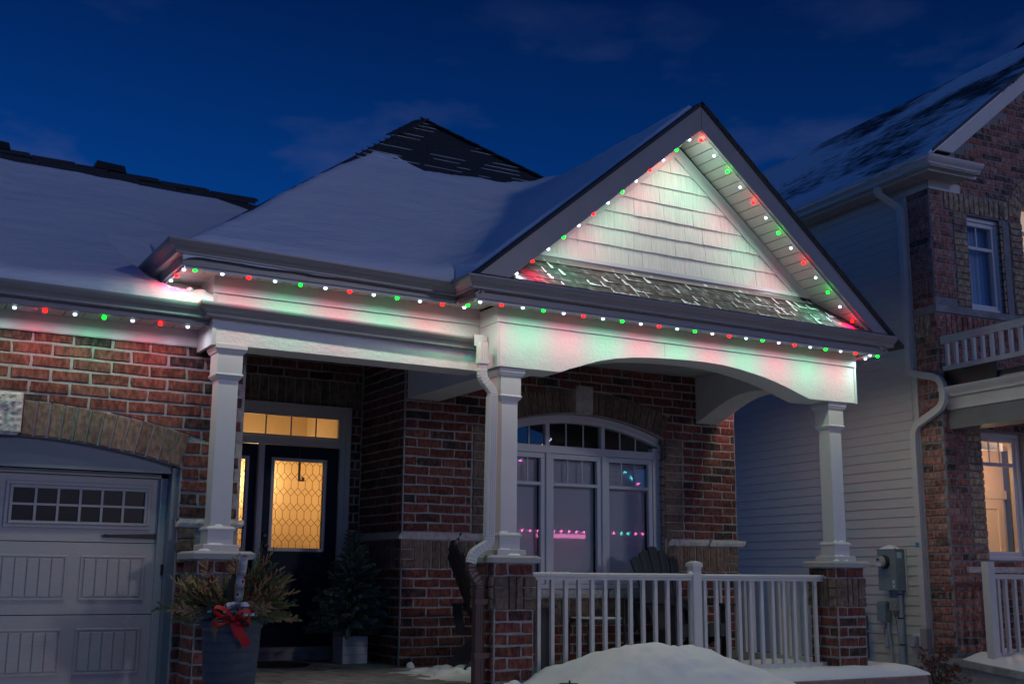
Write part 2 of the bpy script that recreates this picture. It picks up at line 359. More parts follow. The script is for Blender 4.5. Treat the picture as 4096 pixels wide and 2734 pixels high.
def clip_out(cx, cz, R):
    """keeps what lies above a circular arch of radius R"""
    def f(a, b, z0, z1):
        P = [(a, z0), (b, z0), (b, z1), (a, z1)]
        d = [math.hypot(x-cx, z-cz)-R if z > cz else -1 for x, z in P]
        if min(d) >= 0: return True
        if max(d) <= 0: return None
        t = math.atan2((z0+z1)/2-cz, (a+b)/2-cx); nx, nz = math.cos(t), math.sin(t); r = []
        g = lambda p: (p[0]-cx)*nx+(p[1]-cz)*nz-R
        for i in range(4):
            p, q = P[i], P[(i+1) % 4]; gp, gq = g(p), g(q)
            if gp >= 0: r.append(p)
            if gp*gq < 0: k = gp/(gp-gq); r.append((p[0]+(q[0]-p[0])*k, p[1]+(q[1]-p[1])*k))
        return r if len(r) > 2 else None
    return f
def arch_bricks(w, cx, cz, r0, r1, a0, a1, n, m, out=0, name='arch_brick', j=.011):
    """radial bricks between angles measured from straight up"""
    for i in range(n):
        t0 = a0+(a1-a0)*i/n; t1 = a0+(a1-a0)*(i+1)/n; g0 = j/2/r0; ra = r0+.004; rb = r1-j/2
        w.poly([(cx+ra*math.sin(t0+g0), cz+ra*math.cos(t0+g0)), (cx+ra*math.sin(t1-g0), cz+ra*math.cos(t1-g0)), (cx+rb*math.sin(t1-g0), cz+rb*math.cos(t1-g0)), (cx+rb*math.sin(t0+g0), cz+rb*math.cos(t0+g0))], m, name, out, d=.09, proud=.014)
def rock(parent, name, x0, x1, y0, y1, z0, z1, m, seed=0, res=.03, amp=.008, **k):
    """split-face block: front face subdivided and roughened"""
    R = random.Random(seed); nx = max(2, int((x1-x0)/res)); nz = max(2, int((z1-z0)/res)); mb = MB()
    F = lambda i, j: (x0+(x1-x0)*i/nx, y0+(R.uniform(0, amp) if 0 < i < nx and 0 < j < nz else amp*1.3), z0+(z1-z0)*j/nz)
    vs = [F(i, j) for j in range(nz+1) for i in range(nx+1)]
    mb.add(vs, [(j*(nx+1)+i, j*(nx+1)+i+1, (j+1)*(nx+1)+i+1, (j+1)*(nx+1)+i) for j in range(nz) for i in range(nx)])
    mb.box(x0, x1, y0+amp*1.3, y1, z0, z1)
    return mb.build(name, m, parent, **k)


# ================================================================== GROUND
gm = MB(); gm.box(-60, 80, -60, 120, -2.0, -1.35); gm.build('ground', SNOWG, kind='structure')

# ================================================================== BRICK WALLS AND PEDESTALS
# garage wall ------------------------------------------------------
gw = thing('garage_wall', 'red brick wall over the garage door, lit red and green by the lights above it', 'wall')
GY = 8.81; AX, AR0, AR1 = .95, 4.70, 4.955; AZ = .9385-AR0
mb = MB(); n = 30                                              # mortar body with the arched opening cut out
mb.box(-1.2, -.30, GY, GY+.2, -1.35, 1.72); mb.box(2.205, 2.66, GY, GY+.2, -1.35, 1.72)
arc = [(-.30+2.505*i/n) for i in range(n+1)]
mb.prism([(x, GY, AZ+math.sqrt(AR0**2-(x-AX)**2)) for x in arc]+[(2.205, GY, 1.72), (-.30, GY, 1.72)], (0, .2, 0))
mb.build('mortar_body', MORTAR, gw)
wl = Wall(gw, (0, GY, 0), (1, 0, 0), (0, -1, 0))
CH = .0916
zt = 1.70; nrow = 32
co_arch = spring(clip_out(AX, AZ, AR1), 2.197, .772, 2.262, 1.012)
def cl(a, b, z0, z1):
    if b < 2.2 or z0 > .95: return co_arch(a, b, z0, z1) if a < 2.30 else True
    return True
wl.courses(.55, 2.645, zt-8*CH, 8, CH, .275, .018, RED, 1, clip=lambda a, b, z0, z1: (None if (z1 > .93 and z0 < 1.24 and a > .80 and b < 1.075) else co_arch(a, b, z0, z1)))
wl.courses(2.205, 2.645, .395, 6, .0953, .275, .018, RED, 0, clip=co_arch)
wl.courses(2.205, 2.645, -1.33, 16, .0885, .275, .018, RED, 1)
for k in range(3): wl.brick(2.205, 2.33, .33-(k+1)*.0885+.006, .33-k*.0885-.006, TAN, 'quoin_brick', .012)
dt = math.asin((2.262-AX)/AR1); t_k = math.asin(.125/AR1)
arch_bricks(wl, AX, AZ, AR0, AR1, t_k, dt, 13, TAN, j=.014)
arch_bricks(wl, AX, AZ, AR0, AR1, -dt, -t_k, 13, TAN, j=.014)
wl.done()
rock(gw, 'keystone', .832, 1.068, GY-.045, GY+.02, .935, 1.237, STONE, 3, .022, .02)
rock(gw, 'stone_band', 2.19, 2.70, GY-.035, GY+.02, .331, .392, STONE, 5, .022, .012)
# porch (window) wall ---------------------------------------------
pw = thing('porch_wall', 'dark red brick wall round the arched window under the porch gable', 'wall')
PY = 10.157; WX = 6.665; WR0, WR1 = 2.94, 3.20; WZ = 1.645-WR0
mb = MB(); xl, xr = 5.617, 7.713
mb.box(4.633, xl, PY, PY+.2, -.9, 2.2); mb.box(xr, 8.71, PY, PY+.2, -.9, 2.2); mb.box(xl, xr, PY, PY+.2, -.9, -.2)
arc = [xl+(xr-xl)*i/24 for i in range(25)]
mb.prism([(x, PY, WZ+math.sqrt(WR0**2-(x-WX)**2)) for x in arc]+[(xr, PY, 2.2), (xl, PY, 2.2)], (0, .2, 0))
mb.build('mortar_body', MORTAR, pw)
wl = Wall(pw, (0, PY, 0), (1, 0, 0), (0, -1, 0))
co_w = clip_out(WX, WZ, WR1); sp_r = spring(co_w, 7.70, 1.456, 7.794, 1.69); sp_l = spring(co_w, 2*WX-7.70, 1.456, 2*WX-7.794, 1.69, False)
def hol(z):
    if z > 1.47: return [(6.545, 6.79)] if z < 1.95 else []
    if z > .36: return [(5.365, 7.965)]
    return []
def cw(a, b, z0, z1): return (sp_r if a > 6.6 else sp_l)(a, b, z0, z1) if z0 > 1.44 else True
c = .089
wl.courses(4.638, 8.705, .395+0*c, 20, c, .267, .0165, RED, 0, hol, cw)
for k in range(12):
    for a, b in ((5.378, 5.612), (7.718, 7.955)):
        z0 = .395+k*c; wl.brick(a, b, z0+.006, z0+c-.006, TAN, 'quoin_brick', .006)
        if a > 7: pass
for a, b in ((4.638, 5.36), (7.97, 8.705)): pass
th = math.asin(1.128/WR1); tk = math.asin(.108/WR1)
arch_bricks(wl, WX, WZ, WR0+.012, WR1, -th, -tk, 11, TAN); arch_bricks(wl, WX, WZ, WR0+.012, WR1, tk, th, 11, TAN)
# soldier band under the stone ledge, left and right of the window; three small bricks stacked at the corners
for a, b in ((4.638, 5.60), (7.735, 8.705)):
    l = a > 6
    for k in range(3):
        z0 = .322-(k+1)*.0885
        if not l: wl.brick(a, a+.118, z0+.006, z0+.0825, TAN, 'quoin_brick', .004)
        else: wl.brick(b-.118, b, z0+.006, z0+.0825, TAN, 'quoin_brick', .004); wl.brick(a, a+.10, z0+.006, z0+.0825, TAN, 'quoin_brick', .004)
    wl.soldiers(a+(.118 if not l else .105), b-(.118 if l else .0), .055, .322, TAN)
wl.soldiers(5.60, 7.735, -.487, -.225, TAN, .11)
wl.courses(4.638, 5.60, .055-10*c, 10, c, .267, .0165, RED, 1)
wl.courses(7.735, 8.705, .055-10*c, 10, c, .267, .0165, RED, 1)
wl.courses(5.60, 7.735, -.487-4*c, 4, c, .267, .0165, RED, 0)
wl.done()
# window reveal: brick ends showing in the depth of the opening
for xx, nn in ((7.713, -1), (5.617, 1)):
    wr = Wall(pw, (xx, PY, 0), (0, 1, 0), (nn, 0, 0))
    for k in range(19): wr.brick(.006, .105, -.195+k*c+.006, -.195+(k+1)*c-.006, TAN, 'reveal_brick')
rock(pw, 'keystone', 6.575, 6.79, PY-.03, PY+.02, 1.648, 1.95, STONE, 8, .03, .012)
for i, (a, b) in enumerate(((4.595, 5.23), (5.234, 5.60), (7.745, 8.30), (8.304, 8.815))): rock(pw, 'stone_band', a, b, PY-.032, PY+.02, .328, .392, STONE, 20+i, .03, .008)
for i, (a, b) in enumerate(((5.56, 6.25), (6.254, 6.95), (6.954, 7.77))): rock(pw, 'window_sill_stone', a, b, PY-.05, PY+.10, -.217, -.134, STONE, 30+i, .03, .008)
# entry walls ------------------------------------------------------
ew = thing('entry_wall', 'shaded brick walls of the recess around the front door', 'wall')
EY = 11.2; EX = 4.635
mb = MB(); mb.box(EX, EX+.2, PY+.2, EY+.2, -.9, 2.2); mb.box(4.49, EX, EY, EY+.2, -.9, 2.2); mb.box(2.4, 4.49, EY, EY+.2, 1.66, 2.2); mb.box(2.4, 2.66, EY, EY+.2, -.9, 1.66); mb.box(2.46, 2.66, GY+.2, EY, -.9, 1.72)
mb.build('mortar_body', MORTAR, ew)
wl = Wall(ew, (0, EY, 0), (1, 0, 0), (0, -1, 0))
wl.soldiers(2.7, EX-.01, 1.652, 1.936, TAN, .093)
wl.courses(2.7, EX-.01, 1.94, 3, c, .267, .0165, RED, 0)
wl.courses(4.492, EX-.01, -.82, 28, c, .15, .0165, RED, 0)
wl.done()
wl = Wall(ew, (EX, EY, 0), (0, -1, 0), (-1, 0, 0))
wl.courses(.01, EY-PY-.01, .395, 20, c, .267, .0165, RED, 0)
for k in range(3): wl.brick(EY-PY-.125, EY-PY-.007, .322-(k+1)*.0885+.006, .322-k*.0885-.006, TAN, 'quoin_brick', .004)
wl.soldiers(.02, EY-PY-.125, .055, .322, TAN)
wl.courses(.01, EY-PY-.01, .055-10*c, 10, c, .267, .0165, RED, 1)
wl.done()
MB().box(EX-.032, EX+.02, PY+.021, EY, .328, .392).build('stone_band', STONE, ew)
# pedestals --------------------------------------------------------
def pedestal(cx, cy, label, hide_left=False, zb=-1.33):
    t = thing('brick_pedestal', label, 'pedestal', 'brick pedestals carrying the porch columns', loc=(cx, cy, 0))
    h = .175; mb = MB(); mb.box(-h, h, -h, h, zb, .095); mb.build('mortar_body', MORTAR, t)
    faces = [((-h, -h, 0), (1, 0, 0), (0, -1, 0), 0), ((-h, h, 0), (0, -1, 0), (-1, 0, 0), 1), ((h, -h, 0), (0, 1, 0), (1, 0, 0), 1)]
    for o, a, nrm, par in faces:
        w = Wall(t, o, a, nrm)
        w.courses(.002, .348, -.003, 1, .095, .236, .017, RED, par+1)
        e0, e1 = (.118, .25) if par == 0 else (.13, .26)
        for k in range(3):
            z0 = -.005-(k+1)*.086
            w.brick(.0, e0-.006, z0+.006, z0+.080, TAN, 'quoin_brick', .016); w.brick(e1+.006, .35, z0+.006, z0+.080, TAN, 'quoin_brick', .016)
        w.soldiers(e0, e1, -.263, -.003, TAN, .066, .016)
        nb = int((-.265-zb)/.089); w.courses(.002, .348, -.265-nb*.089, nb, .089, .236, .017, RED, par+(nb % 2))
        w.done()
    c_ = .2225; mb = MB()
    P = lambda q, z: [(-q, -q, z), (q, -q, z), (q, q, z), (-q, q, z)]
    mb.loft([P(c_, .095), P(c_, .136), P(c_-.025, .153)]); mb.build('cap', CAPST, t, bevel=.003)
    return t
ped_c = pedestal(4.64, 8.225, 'brick pedestal between the brown downspout and the porch railing')
ped_r = pedestal(8.245, 8.225, 'brick pedestal at the right end of the porch railing by the neighbour house')
ped_l = pedestal(2.413, 8.495, 'brick pedestal behind the blue-grey planter of evergreens')

# ================================================================== THE HOUSE
house = thing('brick_house', 'snow roofed house with a white gable over its arched porch, trimmed with coloured lights', 'house')
# columns ----------------------------------------------------------
def column(cx, cy, zt):
    mb = MB()
    Q = lambda q, z: [(cx-q, cy-q, z), (cx+q, cy-q, z), (cx+q, cy+q, z), (cx-q, cy+q, z)]
    mb.loft([Q(.13, .153), Q(.13, .196), Q(.125, .20)])
    mb.loft([Q(.094, .196), Q(.094, .300), Q(.105, .303), Q(.105, .314), Q(.09, .330)])
    mb.loft([Q(.075, .30), Q(.075, zt-.235)])
    mb.loft([Q(.078, zt-.262), Q(.098, zt-.238), Q(.103, zt-.228), Q(.103, zt-.220), Q(.096, zt-.214)])
    mb.loft([Q(.095, zt-.23), Q(.095, zt-.058)])
    mb.loft([Q(.096, zt-.068), Q(.106, zt-.060), Q(.116, zt-.040), Q(.120, zt-.034), Q(.120, zt-.001)])
    o = mb.build('column', WHITE, house, bevel=.0025)
    rs = random.Random(int(cx*100))
    for z, q in ((.196, .118), (.330, .085), (.153, .19)):
        sm = MB(); 
        for k in range(2):
            x0 = cx-q+.01+rs.uniform(0, q*1.1); w = rs.uniform(.025, .05); y0 = cy-q+.012
            sm.loft([[(x0+w*f*math.cos(a), y0+.5*w*f*math.sin(a)*.6, z+hh) for a in [i*math.pi/4 for i in range(8)]] for f, hh in ((1, 0), (.8, .008), (.35, .014))])
        sm.build('snow_patch', SNOW, o, smooth=True)
column(4.645, 8.225, 1.645); column(8.245, 8.225, 1.650); column(2.413, 8.495, 1.655)
# gable beam with arch --------------------------------------------
GB = 8.085
arch = [(5.09, 1.649), (5.18, 1.684), (5.28, 1.716), (5.38, 1.75), (5.48, 1.781), (5.66, 1.820), (5.84, 1.846), (6.02, 1.862), (6.2, 1.872), (6.42, 1.880), (6.62, 1.882), (6.80, 1.876), (7.0, 1.857), (7.18, 1.83), (7.34, 1.80), (7.46, 1.772), (7.60, 1.733), (7.72, 1.693), (7.865, 1.649)]
poly = [(4.51, GB, 1.647)]+[(x, GB, z) for x, z in arch]+[(8.458, GB, 1.655), (8.458, GB, 2.13), (4.51, GB, 2.13)]
MB().prism(poly, (0, .28, 0)).build('porch_beam', STUCCO, house, bevel=.003)
MB().box(4.487, 4.5115, GB-.006, GB+.30, 1.644, 2.02).build('corner_trim', TRIM, house)
MB().box(8.457, 8.484, GB-.006, GB+.30, 1.652, 2.03).build('corner_trim', TRIM, house)
MB().box(6.17, 6.1715, GB-.0015, GB, 1.88, 2.0).build('stucco_joint', FASC, house)
# left beam and the stucco above its gutter, both at one plane
LB = 8.39
MB().box(2.262, 2.29, LB-.006, 8.79, 1.64, 1.93).build('corner_trim', TRIM, house)
MB().box(2.29, 4.51, LB, LB+.26, 1.647, 1.90).build('porch_beam', STUCCO, house, bevel=.003)
MB().box(2.268, 2.29, LB+.02, 8.785, 1.647, 1.90).build('beam_return', STUCCO, house)
MB().box(2.29, 4.51, LB+.004, LB+.26, 1.902, 2.14).build('upper_stucco', STUCCO, house)
MB().box(2.255, 2.29, LB-.004, LB+.3, 1.935, 2.06).build('corner_trim', TRIM, house)
# side beams from columns back to the wall
MB().box(4.655, 4.99, LB-.02, PY, 1.655, 2.17).build('side_beam', STUCCO, house)
sa = [(8.37, 1.655), (8.5, 1.72), (8.7, 1.80), (8.95, 1.87), (9.15, 1.897), (9.3, 1.90), (9.46, 1.886), (9.62, 1.85), (9.75, 1.81), (9.88, 1.76), (9.98, 1.72), (PY, 1.66)]
MB().prism([(8.16, y, z) for y, z in sa]+[(8.16, PY, 2.17), (8.16, 8.37, 2.17)], (.30, 0, 0)).build('side_beam', STUCCO, house)
# porch ceiling boards
ce = MB(); ce.box(2.3, 8.5, LB+.1, EY+.2, 2.185, 2.20); ceil_ = ce.build('porch_ceiling', SOFF, house)
for i in range(34):
    y0 = 8.30+i*.085
    MB().box(4.99, 8.16, y0, y0+.078, 2.172, 2.184).build('ceiling_board', SOFF, ceil_)
# frieze boards ----------------------------------------------------
def fr(x0, x1, y0, y1, z0, z1): MB().box(x0, x1, y0, y1, z0, z1).build('frieze_board', TRIM, house)
fr(4.478, 8.476, 8.065, 8.083, 2.008, 2.14)
fr(4.478, 4.496, 8.0835, 8.37, 2.006, 2.14)
fr(8.458, 8.476, 8.0835, 9.4, 2.02, 2.14)
fr(2.251, 4.478, 8.37, 8.388, 2.03, 2.165)
fr(2.251, 2.269, 8.3885, 9.6, 2.03, 2.165)
fr(-1.2, 2.262, 8.79, 8.808, 1.688, 1.82)
MB().box(-1.2, 2.262, 8.785, 8.79, 1.678, 1.688).build('drip_edge', FASC, house)
# soffits: grooved panels
def soffit(x0, x1, y0, y1, z, axis='x', pitch=.1, name='soffit_panel', par=None):
    k = x0 if axis == 'x' else y0; e = x1 if axis == 'x' else y1
    while k < e-.01:
        q = min(k+pitch-.007, e)
        (MB().box(k, q, y0, y1, z, z+.012) if axis == 'x' else MB().box(x0, x1, k, q, z, z+.012)).build(name, SOFF, par)
        k += pitch
sf = MB().box(4.16, 8.54, 7.81, 8.07, 2.142, 2.15).box(1.96, 4.5, 8.10, 8.38, 2.165, 2.175).box(1.96, 2.26, 8.38, 9.6, 2.165, 2.175).box(-1.2, 2.26, 8.50, 8.80, 1.826, 1.836).box(8.4, 8.54, 8.07, 9.4, 2.142, 2.15).build('soffit', FASC, house)
soffit(4.16, 8.54, 7.815, 8.064, 2.128, par=sf); soffit(1.965, 4.47, 8.105, 8.369, 2.152, par=sf); soffit(1.965, 2.25, 8.372, 9.3, 2.152, 'y', par=sf); soffit(.5, 2.255, 8.505, 8.789, 1.812, pitch=.13, par=sf); soffit(8.478, 8.54, 8.07, 9.3, 2.128, 'y', par=sf)
# fascias
def fa(x0, x1, y0, y1, z0, z1): MB().box(x0, x1, y0, y1, z0, z1).build('fascia', FASC, house, bevel=.003)
fa(4.13, 8.56, 7.79, 7.81, 2.105, 2.25); fa(4.13, 4.15, 7.8105, 8.08, 2.107, 2.25); fa(8.54, 8.56, 7.8105, 9.6, 2.107, 2.25)
fa(1.938, 4.1295, 8.08, 8.10, 2.128, 2.27); fa(1.938, 1.958, 8.1005, 9.8, 2.13, 2.28)
fa(-1.2, 2.262, 8.475, 8.495, 1.795, 1.92)
MB().box(8.3, 9.0, 7.95, 8.0, 1.2, 1.21)
# gutters: K profile swept along the fascia line
KP = [(0, -.095), (.055, -.095), (.060, -.090), (.060, -.078), (.073, -.060), (.098, -.045), (.118, -.025), (.124, -.012), (.124, 0), (.112, 0), (.112, -.008), (.005, -.008), (0, 0)]
def gutter(path, m=None, caps=True, name='gutter', parent=None, prof=KP):
    P = [V3((p[0], p[1], 0)) for p in path]; rings = []
    for i, p in enumerate(P):
        d0 = (P[i]-P[i-1]).normalized() if i else None; d1 = (P[i+1]-P[i]).normalized() if i < len(P)-1 else None
        n0 = V3((d0.y, -d0.x, 0)) if d0 else None; n1 = V3((d1.y, -d1.x, 0)) if d1 else None
        if n0 is None: mm = n1
        elif n1 is None: mm = n0
        else: mm = (n0+n1)/(1+n0.dot(n1))
        rings.append([(p.x+mm.x*o, p.y+mm.y*o, path[i][2]+z) for o, z in prof])
    return MB().loft(rings, True, caps).build(name, m or FASC, parent or house)
gutter([(1.938, 9.9, 2.295), (1.938, 8.08, 2.289), (4.13, 8.08, 2.256), (4.13, 7.79, 2.259), (8.64, 7.79, 2.261)])
gutter([(-1.2, 8.475, 1.955), (2.262, 8.475, 1.93), (2.262, 8.385, 1.935), (4.475, 8.385, 1.905), (4.475, 8.23, 1.915)])
# gutter end cap and outlet strap above the downspout
MB().box(4.355, 4.475, 8.226, 8.2295, 1.822, 1.915).build('gutter_end_cap', TRIM, house)
# roof vent hood poking from the snow by the valley
MB().loft([[(3.93, 8.06, 2.27), (4.17, 8.06, 2.27), (4.17, 8.30, 2.3), (3.93, 8.30, 2.3)], [(3.93, 8.06, 2.345), (4.17, 8.06, 2.365), (4.17, 8.30, 2.38), (3.93, 8.30, 2.36)], [(4.05, 8.10, 2.413), (4.11, 8.10, 2.417), (4.11, 8.3, 2.42), (4.05, 8.3, 2.418)]]).build('valley_flashing', FASC, house)
# ---- gable: rake boards, soffit, siding
GX, AXZ = 6.349, 4.135
RY = 7.722
rk = MB().prism([(4.122, RY, 2.284), (GX, RY, 4.129), (GX, RY, 3.905), (4.395, RY, 2.284)], (0, .035, 0)).build('rake_board', FASC, house, bevel=.003)
MB().prism([(GX+.002, RY, 4.129), (8.642, RY, 2.284), (8.372, RY, 2.284), (GX+.002, RY, 3.905)], (0, .035, 0)).build('rake_board', FASC, house, bevel=.003)
sl_ = .82
for sgn in (-1, 1):                                           # rake soffit panels, one per rib
    ln = 2.42; ux, uz = sgn*math.cos(math.atan(sl_)), -math.sin(math.atan(sl_)); nx_, nz_ = sgn*math.sin(math.atan(sl_)), math.cos(math.atan(sl_))
    par = MB().prism([(GX, RY+.036, 3.955), (GX+ux*2.9, RY+.036, 3.955+uz*2.9), (GX+ux*2.9, RY+.036, 3.97+uz*2.9), (GX, RY+.036, 3.97)], (0, .34, 0)).build('rake_soffit', FASC, house)
    k = .03
    while k < 2.75:
        c0 = V3((GX+ux*(k+.045), RY+.036+.175, 3.935+uz*(k+.045))); MB().obox(c0, (ux*.046, 0, uz*.046), (0, .170, 0), (nx_*.006, 0, nz_*.006)).build('soffit_panel', SOFF, par)
        k += .1
SY = 8.10
MB().prism([(4.4, SY+.03, 2.2), (GX, SY+.03, 3.86), (8.3, SY+.03, 2.2)], (0, .1, 0)).build('gable_wall', SHAKE, house)
# frieze trim following the rake on the siding
w_ = .105
apx, apz = GX-.02, 3.755
for sgn in (-1, 1):
    MB().prism([(apx, SY-.02, apz), (apx+sgn*1.41, SY-.02, apz-1.41*.80), (apx+sgn*1.62, SY-.02, apz-1.41*.80), (apx, SY-.02, apz+w_+.03)], (0, .05, 0)).build('gable_frieze', TRIM, house)
MB().box(4.90, 7.76, SY-.022, SY+.03, 2.628, 2.662).build('base_trim', PVC, house)
MB().prism([(4.78, SY-.012, 2.585), (7.86, SY-.012, 2.585), (7.78, SY-.012, 2.628), (4.88, SY-.012, 2.628)], (0, .05, 0)).build('step_flashing', FASC, house)
MB().prism([(4.76, SY-.06, 2.562), (7.88, SY-.06, 2.562), (7.86, SY-.013, 2.60), (4.78, SY-.013, 2.60)], (0, .02, .002)).build('step_flashing', FASC, house)
# cedar shakes in seven rows, clipped by the rake
rs = random.Random(4)
gsd = MB().prism([(4.95, SY+.012, 2.66), (GX-.02, SY+.012, 3.77), (7.70, SY+.012, 2.66)], (0, .018, 0)).build('shake_backing', SHAKE, house)
rowz = [2.662+.157*i for i in range(8)]
for r_i in range(7):
    z0, z1 = rowz[r_i], rowz[r_i+1]+.012; hw = lambda z: max(0, (apz-z)/.80)
    x = apx-hw(z0)-rs.uniform(0, .2)
    while x < apx+hw(z0):
        w = rs.choice((.14, .2, .25, .3, .36))*rs.uniform(.9, 1.1); q = [(x+.0015, z0+rs.uniform(-.003, .002)), (x+w-.0015, z0+rs.uniform(-.003, .002)), (x+w-.0015, z1), (x+.0015, z1)]
        for sgn in (-1, 1):                                   # clip to the triangle
            o = []; g = lambda p: (apx+sgn*hw(p[1])-p[0])*sgn
            g = lambda p: (apz-p[1])/.80-sgn*(p[0]-apx)
            for i in range(len(q)):
                a, b = q[i], q[(i+1) % len(q)]; ga, gb = g(a), g(b)
                if ga >= 0: o.append(a)
                if ga*gb < 0: k = ga/(ga-gb); o.append((a[0]+(b[0]-a[0])*k, a[1]+(b[1]-a[1])*k))
            q = o
            if len(q) < 3: break
        if len(q) >= 3:
            th = rs.uniform(.020, .027); zz = [p[1] for p in q]; zlo = min(zz)
            f = lambda p: SY+.012-th*(1-(p[1]-z0)/(z1-z0+1e-6)*.75)
            n = len(q); MB().add([(p[0], f(p), p[1]) for p in q]+[(p[0], SY+.013, p[1]) for p in q], [tuple(range(n))]+[(i, i+n, (i+1) % n+n, (i+1) % n) for i in range(n)]).build('shake', SHAKE, gsd)
        x += w
# pent roof of tabbed shingles between gutter and gable wall
p0, p1 = V3((0, 7.755, 2.295)), V3((0, 8.10, 2.598)); sd = (p1-p0); SL = sd.length; sdn = sd.normalized(); pn = V3((0, -sdn.z, sdn.y))
MB().prism([(4.2, p0.y, p0.z-.012), (8.56, p0.y, p0.z-.012), (8.0, p1.y, p1.z-.012), (4.7, p1.y, p1.z-.012)], pn*.010).build('pent_roof', SHINGD, house)
pent = bpy.data.objects['pent_roof']; rs = random.Random(11); sp = MB(); ex = SL/4.35
for r_i in range(5):
    a0 = r_i*ex-.03; a1 = min(a0+ex+.02, SL); x = 4.25+rs.uniform(-.1, 0)+r_i*.07
    while x < 8.5:
        w = rs.choice((.10, .14, .17, .21, .25)); lift = .006 if rs.random() < .5 else .003
        P = lambda u, s, o: V3((u, 0, 0))+p0+sdn*s+pn*o
        lo = max(a0, -.01)
        lim0 = 4.30+(lo*.65)*1.2; lim1 = 8.46-(lo*.65)*1.2
        if x > lim0-.15 and x+w < lim1+.2:
            MB().add([P(x+.003, lo, lift), P(x+w-.003, lo, lift), P(x+w-.003, a1, .001), P(x+.003, a1, .001), P(x+.003, lo, -.004), P(x+w-.003, lo, -.004), P(x+w-.003, a1, -.004), P(x+.003, a1, -.004)],
                     [(0, 1, 2, 3), (7, 6, 5, 4), (0, 4, 5, 1), (1, 5, 6, 2), (3, 7, 4, 0)]).build('shingle', SHING, pent)
            if 4.75 < x < 8.0 and rs.random() < .62:            # wind-packed snow along tab edges
                k = 6; ww = rs.choice((.008, .014, .03, .045)); L0 = lo+.002; L1 = a0+ex*rs.uniform(.75, 1)
                pts = [(x-.002, L0)]+[(x+ww*rs.uniform(.45, 1.25)*(1-.6*i/k), L0+(L1-L0)*i/k) for i in range(k+1)]+[(x-.002, L1)]
                sp.prism([P(u, s, .0075) for u, s in pts], pn*.004)
                if rs.random() < .4:
                    wl_ = rs.uniform(.3, 1)*w; hh = rs.uniform(.010, .034)
                    pts = [(x+wl_*i/6, L0) for i in range(9)]+[(x+wl_*i/6*.75, L0+hh*rs.uniform(.1, 1.4)*(1-.06*i)) for i in range(8, -1, -1)]
                    sp.prism([P(u, s, .0075) for u, s in pts], pn*.003)
        x += w
sp.build('snow_patch', SNOW, pent, kind='stuff')
for sgn in (-1, 1): pass
# ---- main roof and gable roof (shingle decks)
AP = V3((5.352, 11.452, 5.074)); E0 = V3((1.90, 8.04, 2.25)); E1 = V3((8.80, 8.04, 2.25)); B0 = V3((1.90, 14.9, 2.25)); B1 = V3((8.80, 14.9, 2.25))
def slab(pts, t, name, m):
    nn = (V3(pts[1])-V3(pts[0])).cross(V3(pts[2])-V3(pts[0])).normalized()
    if nn.z < 0: nn = -nn
    return MB().prism([V3(p)-nn*t for p in pts], nn*t).build(name, m, house)
slab([E0, E1, AP], .03, 'roof_slope', SHINGD); slab([E1, B1, AP], .03, 'roof_slope', SHINGD); slab([B0, E0, AP], .03, 'roof_slope', SHINGD); slab([B1, B0, AP], .03, 'roof_slope', SHINGD)
RZ = 4.165; gs = .829
slab([(GX, 7.70, RZ), (4.07, 7.70, RZ-gs*(GX-4.07)), (4.07, 8.3, RZ-gs*(GX-4.07)), (GX, 10.5, RZ)], .028, 'gable_roof', SHINGD)
slab([(GX, 7.70, RZ), (8.69, 7.70, RZ-gs*(8.69-GX)), (8.69, 8.3, RZ-gs*(8.69-GX)), (GX, 10.5, RZ)], .028, 'gable_roof', SHINGD)
# shingle butts along the bare rake edge on the right, and courses on the bare tip of the main roof
rs = random.Random(2)
for i in range(17):
    x = GX+.02+i*.139; z = RZ-gs*(x-GX); MB().prism([(x, 7.693, z+.001), (x+.150, 7.693, z+.006-gs*.150), (x+.150, 7.693, z-gs*.150-.02), (x, 7.693, z-.02)], (0, .30, 0)).build('edge_shingle', SHINGD, house)
fs = (AP-(E0+E1)/2).normalized(); fnn = V3((0, -fs.z, fs.y)); FL = (AP-(E0+E1)/2).length
rs = random.Random(5)
for k in range(13):
    s0 = FL-(k+1)*.135; half = (1-(s0+.07)/FL)*3.45; x = AP.x-half-rs.uniform(0, .1)
    while x < AP.x+half:
        w = rs.uniform(.16, .32); a, b = max(x, AP.x-half), min(x+w, AP.x+half)
        if b-a > .03:
            c0 = V3((0, (E0.y), E0.z))+fs*s0
            MB().add([c0+V3((a+.002, 0, 0))+fnn*.012, c0+V3((b-.002, 0, 0))+fnn*.012, c0+V3((b-.002, 0, 0))+fs*.135+fnn*.003, c0+V3((a+.002, 0, 0))+fs*.135+fnn*.003, c0+V3((a+.002, 0, 0)), c0+V3((b-.002, 0, 0))], [(0, 1, 2, 3), (0, 4, 5, 1)]).build('roof_shingle', SHINGD, house)
        x += w
sn_ = MB()                                                    # thin snow caught along the bare courses
for k in range(13):
    s0 = FL-(k+1)*.135; half = (1-(s0+.02)/FL)*3.40; x = AP.x-half
    while x < AP.x+half:
        w = rs.uniform(.1, .5); b = min(x+w, AP.x+half)
        if rs.random() < .6 and b-x > .05:
            q = [(x, s0-.002), (b, s0-.002), (b-.03, s0+.001), ((x+b)/2, s0+rs.uniform(.001, .006)), (x+.03, s0+.001)]
            sn_.prism([V3((u, E0.y, E0.z))+fs*v+fnn*.0125 for u, v in q], fnn*.004)
        x += w+rs.uniform(.02, .3)
sn_.build('snow_line', SNOW, house, kind='stuff')
